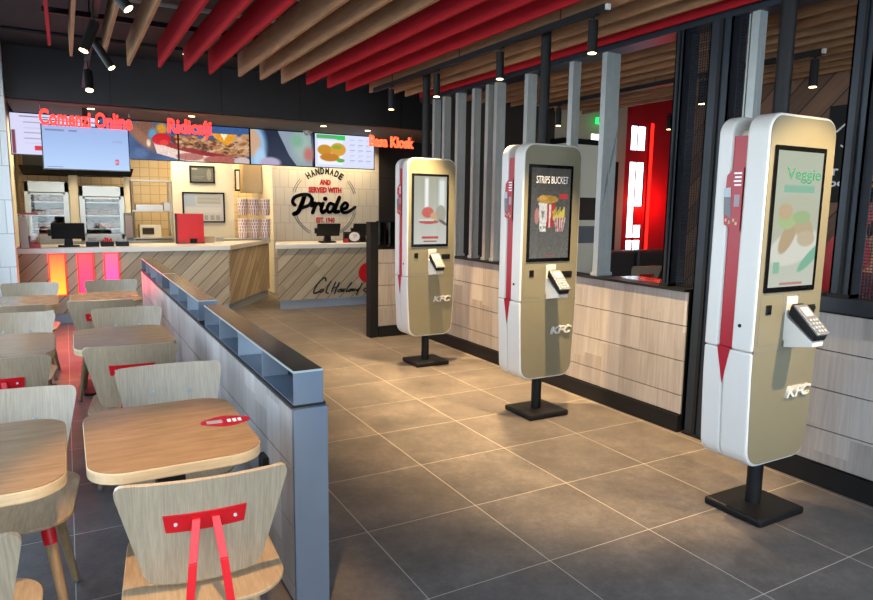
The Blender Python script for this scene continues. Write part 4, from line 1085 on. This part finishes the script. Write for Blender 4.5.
# items on the left counter
def pos(label, x, y, z, w, h, flip=False, mat='blackp'):
    t = thing('till_monitor', label, 'till monitor', (x,y,z))
    MB().prism(rrect(-.12,.12,-.08,.1,.03,4), 'xy', 0, .02).build('base', MT['blackp'], t)
    MB().hexa([(-.05,-.02,.02),(.05,-.02,.02),(.05,.06,.02),(-.05,.06,.02),(-.04,-.03,.16),(.04,-.03,.16),(.04,.0,.16),(-.04,.0,.16)]).build('stand', MT['black'], t)
    hd = MB().hexa([(-w/2,-.04,.10),(w/2,-.04,.10),(w/2,.0,.10),(-w/2,.0,.10),(-w/2,-.10,.10+h),(w/2,-.10,.10+h),(w/2,-.06,.10+h),(-w/2,-.06,.10+h)]).build('monitor', MT[mat], t, .006)
    MB().hexa([(-w/2+.06,-.052,.13),(w/2-.06,-.052,.13),(w/2-.06,-.03,.13),(-w/2+.06,-.03,.13),(-w/2+.08,-.088,.07+h),(w/2-.08,-.088,.07+h),(w/2-.08,-.06,.07+h),(-w/2+.08,-.06,.07+h)]).build('rear_cover', MT['black'], hd)
    MB().box(-w/2-.035,-w/2,-.07,-.03,.14,.22).build('card_reader', MT['black'], hd)
    return t
pos('black till monitor on the left counter behind the glowing strips', -.535, 8.05, .945, .37, .20)
pos('black till monitor on the right counter, left of the round dial', 2.92, 8.12, .945, .36, .19, mat='black')
pos('black till monitor on the right counter, right of the round dial', 3.50, 8.12, .945, .36, .19, mat='black')
pos('black till monitor on the right counter behind the return wall glass', 4.12, 8.12, .945, .36, .19, mat='black')
dl = thing('dial_display', 'white round dial on a small stand between two till monitors', 'dial', (3.26,8.0,.945))
MB().box(-.12,.14,0,.04,0,.165).build('stand', MT['brown'], dl, .004)
m = MB(); m.prism([(.05+.085*math.cos(i*PI/16),.09+.07*math.sin(i*PI/16)) for i in range(32)], 'xz', -.012, 0); m.build('dial_face', MT['inkw'], dl)
m = MB(); m.prism([(.03,.07),(.035,.066),(.085,.105),(.08,.11)], 'xz', -.014, -.012); m.prism([(.02,.10),(.03,.12),(.08,.125),(.08,.118),(.035,.112)], 'xz', -.014, -.012); m.build('dial_print', MT['inkr'], dl)
MB().box(-.115,-.055,-.012,0,.01,.06).build('red_tag', MT['redm'], dl)
MB().box(-.115,-.055,-.012,0,.07,.14).build('black_tag', MT['blackp'], dl)
dc = thing('display_case', 'clear display box with red base at the left end of the counter', 'display box', (-.955,8.05,.945))
MB().box(-.10,.11,-.1,.1,0,.05).build('red_base', MT['redm'], dc)
m = MB(); m.box(-.10,.11,-.1,-.095,.05,.40); m.box(.105,.11,-.1,.1,.05,.40); m.box(-.10,-.095,-.1,.1,.05,.40); m.build('clear_walls', MT['glass'], dc)
MB().box(-.08,.09,-.07,.07,.051,.13).build('packets', MT['inkr'], dc)
MB().box(-.10,.11,-.1,.1,.40,.42).build('red_lid', MT['redm'], dc)
ns = tag(MB().hexa([(-1.04,7.88,.946),(-.955,7.88,.946),(-.955,7.89,.946),(-1.04,7.89,.946),(-1.05,7.93,1.32),(-.97,7.93,1.32),(-.97,7.94,1.32),(-1.05,7.94,1.32)]).build('paper_notice', MT['white']), 'white paper notice standing against the tiled pier end', 'notice')
for i, (x, mt, lab) in enumerate(((-.27,'inkl','black tray with pale packets, left of the three trays on the counter'),(-.10,'redm','black tray with red packets, middle of the three trays on the counter'),(.075,'lgrey','black tray with grey packets, right of the three trays on the counter'))):
    t = thing('condiment_tray', lab, 'tray', (x,8.05,.945))
    m = MB(); m.box(-.075,.075,-.08,.08,0,.01); m.box(-.075,.075,-.08,-.072,.01,.06); m.box(-.075,.075,.072,.08,.01,.06); m.box(-.075,-.068,-.072,.072,.01,.06); m.box(.068,.075,-.072,.072,.01,.06); m.build('tray', MT['blackp'], t)
    m = MB(); rs = random.Random(i)
    for k in range(5): 
        a = -.05+k*.022; m.box(a,a+.018,-.05,.06,.011,.08+rs.random()*.04)
    m.build('packets', MT[mt], t)
rb = thing('menu_box', 'red menu board standing on the left counter before the schedule', 'menu board', (.985,8.4,.945))
MB().box(-.18,.18,-.015,.015,.0,.42).build('panel', MT['redm'], rb, .004, label='plain red panel')
MB().box(-.2,-.185,-.03,.03,.0,.42).build('side_rail', MT['dark'], rb)
MB().box(-.2,.18,-.06,.06,0,.012).build('foot', MT['blackp'], rb)
for i, (x, w, h, mt, lab) in enumerate(((1.02,.10,.06,'blackp','black bowl on the left counter right of the red board'),(1.24,.16,.08,'beige','beige box on the left counter below the schedule'),(1.46,.12,.05,'lgrey','grey tray on the left counter beside the buckets'))):
    y_ = (8.45,8.55,8.85)[i]; t = thing('container', lab, 'container', (x,y_,.947))
    m = MB(); m.box(-w/2,w/2,-.07,.07,0,h); m.build('tub', MT[mt], t, .008)
    MB().box(-w/2-.005,w/2+.005,-.075,.075,h,h+.008).build('rim', MT[mt], t)
cab = thing('wall_cabinet', 'brown wall cabinet in the kitchen passage above the buckets', 'cabinet', (2.33,10.4,1.7))
MB().box(-.16,.16,-.15,.15,0,.52).build('body', MT['beige'], cab)
MB().box(-.15,.15,-.156,-.15,.01,.51).build('door', MT['beige'], cab)
wl = thing('wall_lamp', 'small black framed lamp at the edge of the kitchen passage', 'lamp', (1.99,9.9,1.72))
MB().box(-.04,.04,-.03,.03,0,.36).build('frame', MT['blackp'], wl); MB().box(-.025,.025,-.034,-.03,.03,.33).build('diffuser', MT['cream'], wl)
rn = tag(MB().box(2.1,2.16,10.97,11.002,1.75,2.1).build('red_plaque', MT['inkr']), 'small red plaque on the cream kitchen tiles above the buckets', 'plaque')

# ------------------------------------------------------------------ second dining room
for i, x in enumerate((6.28, 6.98)):
    t = thing('booth_sofa', ['charcoal booth sofa left under the white windows','charcoal booth sofa right against the red wall'][i], 'sofa', (x,5.3,0))
    MB().box(-.33,.33,-.35,.25,.1,.45).build('seat', MT['sofa'], t, .03); MB().box(-.33,.33,.1,.25,.45,.93).build('backrest', MT['sofa'], t, .04); MB().box(-.32,.32,-.3,.24,0,.1).build('plinth', MT['blackp'], t)
dup(ch0, (6.02,4.83,0), R(-12), 'pale chair behind the partition in front of the charcoal booths')
dup(t0, (4.95,3.7,0), 0, 'table behind the partition in front of the red wall')
dup(t0, (4.35,3.25,0), 0, 'table just behind the partition beside the wide flat stud')
dup(t0, (4.0,1.0,0), 0, 'table behind the perforated panel at the right edge')
dup(ch0, (4.55,4.9,0), R(150), 'oak chair at the table behind the slim stud') 
ex = thing('exit_sign', 'small green running-man exit sign above the black door', 'exit sign', (5.93,5.5,2.66))
MB().box(-.1,.1,-.02,.02,0,.085).build('light_box', MT['exit'], ex)
m = MB(); m.box(-.08,-.05,-.023,-.02,.015,.075); m.box(-.02,.07,-.023,-.02,.037,.053); m.prism([(.06,.02),(.09,.045),(.06,.07)], 'xz', -.023, -.02); m.build('pictogram', MT['inkw'], ex)
m = MB(); m.cyl((0,0,.085),(0,0,.59),.006,n=6); m.build('hanger', MT['black'], ex)
lr = thing('light_tube', 'vertical glowing red light tube on the red wall', 'light tube', (6.98,5.58,0))
MB().box(-.02,.02,-.02,.02,.9,2.75).build('tube', MT['ledr'], lr); MB().box(-.03,.03,.0,.02,.88,2.77).build('holder', MT['red'], lr)
MB().box(-.03,.03,-.02,.02,0,.88).build('lower_channel', MT['red'], lr)
pl = bpy.data.lights.new('red','POINT'); pl.energy = 10; pl.color = (1,.05,.03); pl.shadow_soft_size = .1
po_ = bpy.data.objects.new('red_tube_lamp', pl); COL.objects.link(po_); po_.location = (7.05,5.3,1.6)
ws = thing('wall_sign', 'black sign panel with white letters on the brown plank wall behind the partition', 'sign', (5.49,1.75,0))
MB().box(-.02,.0,-.6,.35,1.6,2.45).build('panel', MT['blackp'], ws)
strokes_obj = MB()
cl_ = [(.27,2.22),(.20,2.28),(.12,2.24),(.10,2.14),(.16,2.06),(.22,2.10)]
for a_, b_ in zip(cl_[:-1], cl_[1:]): strokes_obj.cyl((-.024,a_[0],a_[1]),(-.024,b_[0],b_[1]),.008,n=6)
strokes_obj.build('outline', MT['inkw'], ws)
text('lettering','r',MT['inkw'],ws,(-.27,-.22,1.84,1.90),-.021,0,.02,.004,'-x'); text('lettering','oo',MT['inkw'],ws,(-.30,-.15,1.74,1.79),-.021,0,.02,.004,'-x')
m = MB(); m.box(-.026,-.02,-.2,.0,1.73,1.76); m.box(-.026,-.02,-.2,.0,1.78,1.83); m.build('striped_print', MT['food'], ws)
rw = tag(MB().prism([(.6,.8),(2.05,.8),(2.05,1.18),(1.72,1.62),(.6,1.62)], 'yz', 5.47, 5.5).build('wall_graphic', MT['redm']), 'red angled wall graphic below the black sign panel', 'wall graphic')
# seated person behind the mesh panel
pe = thing('person', 'seated person in a maroon top behind the perforated panel at the right edge', 'person', (4.62,1.12,0), 0)
def skin(name, joints, edges, radii, mat, parent, sub=2):
    me = bpy.data.meshes.new(name); me.from_pydata(joints, edges, []); me.materials.append(mat)
    o = bpy.data.objects.new(name, me); COL.objects.link(o); o.parent = parent
    sk = o.modifiers.new('Skin','SKIN'); sk.use_smooth_shade = True
    for i, r_ in enumerate(radii):
        me.skin_vertices[0].data[i].radius = (r_, r_*.85) if not isinstance(r_, tuple) else r_
    me.skin_vertices[0].data[0].use_root = True
    ss = o.modifiers.new('Sub','SUBSURF'); ss.levels = sub; ss.render_levels = sub
    return o
J = [(0,0,.50),(0,.01,.72),(0,.0,.98),(0,.0,1.10),(0,-.01,1.20),(0,-.02,1.31),(.0,-.03,1.40),
     (.17,.0,1.05),(.22,-.05,.82),(.18,-.27,.78),(-.17,.0,1.05),(-.22,-.05,.82),(-.18,-.27,.78),
     (.09,-.05,.50),(.12,-.42,.50),(.12,-.44,.08),(.12,-.55,.04),(-.09,-.05,.50),(-.12,-.42,.50),(-.12,-.44,.08),(-.12,-.55,.04)]
me_ = [(0,1),(1,2),(2,3),(3,4),(4,5),(5,6),(2,7),(7,8),(8,9),(2,10),(10,11),(11,12),(0,13),(13,14),(14,15),(15,16),(0,17),(17,18),(18,19),(19,20)]
rad = [.13,.13,.12,.06,.055,.095,.075,.06,.045,.035,.06,.045,.035,.085,.065,.045,.035,.085,.065,.045,.035]
sv = skin('body', J, me_, rad, MT['skin'], pe)
top = skin('shirt', [J[0],J[1],J[2],(0,0,1.07),J[7],J[8],(.19,-.2,.79),J[10],J[11],(-.19,-.2,.79)], [(0,1),(1,2),(2,3),(2,4),(4,5),(5,6),(2,7),(7,8),(8,9)], [.145,.148,.14,.08,.075,.062,.05,.075,.062,.05], MT['maroon'], pe)
tr_ = skin('trousers', [J[0],J[13],J[14],(.12,-.44,.12),J[17],J[18],(-.12,-.44,.12)], [(0,1),(1,2),(2,3),(0,4),(4,5),(5,6)], [.145,.1,.078,.06,.1,.078,.06], MT['denim'], pe)
m = MB(); m.lathe([(.02,.11),(.07,.10),(.10,.06),(.105,.0),(.08,-.06)], (0,.015,1.36), 20); m.build('hair', MT['hair'], pe, smooth=True)
m = MB(); m.hexa([(-.016,-.10,1.315),(.016,-.10,1.315),(.012,-.08,1.315),(-.012,-.08,1.315),(-.006,-.095,1.365),(.006,-.095,1.365),(.006,-.075,1.365),(-.006,-.075,1.365)]); m.build('nose', MT['skin'], pe, .004)
for s in (-1,1):
    MB().lathe([(.002,-.007),(.011,0),(.002,.007)], (s*.03,-.088,1.362), 10).build('eye', MT['inkw'], pe, smooth=True)
    MB().lathe([(.008,-.03),(.016,0),(.01,.03)], (s*.092,-.01,1.345), 10).build('ear', MT['skin'], pe, smooth=True)
MB().box(-.024,.024,-.102,-.085,1.283,1.293).build('mouth', MT['inkr'], pe, .003)
for s in (-1,1):
    m = MB()
    for k, l in enumerate((.06,.07,.075,.065)):
        x = s*.18-.024+k*.016; m.cyl((x,-.30,.785),(x,-.30-l*.6,.775),.008,.007,8); m.cyl((x,-.30-l*.6,.775),(x,-.30-l,.758),.007,.006,8)
    m.cyl((s*.155,-.28,.785),(s*.135,-.325,.775),.010,.008,8); m.build('fingers', MT['skin'], pe, smooth=True)
pe.rotation_euler = (0,0,R(-75))
st = dup(ch0, (4.62,1.12,0), R(105), 'chair under the seated person in the maroon top')
pe.location = (4.62,1.12,0)

# ------------------------------------------------------------------ light
w = bpy.data.worlds.new('world'); S.world = w; w.use_nodes = True
nt = w.node_tree; bg = nt.nodes['Background']
tc = nt.nodes.new('ShaderNodeTexCoord'); sp = nt.nodes.new('ShaderNodeSeparateXYZ'); rp_ = nt.nodes.new('ShaderNodeValToRGB')
nt.links.new(tc.outputs['Generated'], sp.inputs[0]); nt.links.new(sp.outputs[2], rp_.inputs[0]); nt.links.new(rp_.outputs[0], bg.inputs[0])
e = rp_.color_ramp.elements; e[0].position = 0; e[0].color = (*lin('dde4ea'),1); e[1].position = .6; e[1].color = (*lin('a6c1e4'),1)
bg.inputs[1].default_value = 6
def area(name, loc, rot, sx, sy, e, col=(1,1,1), portal=False):
    l = bpy.data.lights.new(name,'AREA'); l.shape = 'RECTANGLE'; l.size = sx; l.size_y = sy; l.energy = e; l.color = col
    o = bpy.data.objects.new(name, l); COL.objects.link(o); o.location = loc; o.rotation_euler = rot
    if portal: l.cycles.is_portal = True
    return o
area('storefront_portal', ((XL+XR)/2,YB-.06,1.5), (R(-90),0,0), XR-XL, 2.9, 1, portal=True)
area('side_window_portal', (XL-.1,2.0,1.6), (0,R(-90),0), 2.3, 9.2, 1, portal=True)
area('kitchen_ceiling_lamp', (.4,9.5,2.66), (0,0,0), 2.6, .5, 65, (1,.80,.52))
area('passage_ceiling_lamp', (2.1,10.4,2.66), (0,0,0), .6, .6, 25, (1,.72,.4))

# ------------------------------------------------------------------ view
S.view_settings.view_transform = 'Standard'; S.view_settings.look = 'None'; S.view_settings.gamma = 1; S.view_settings.use_curve_mapping = False
S.view_settings.exposure = 0.36
S.cycles.use_denoising = True
S.cycles.max_bounces = 8; S.cycles.transparent_max_bounces = 12; S.cycles.sample_clamp_indirect = 6
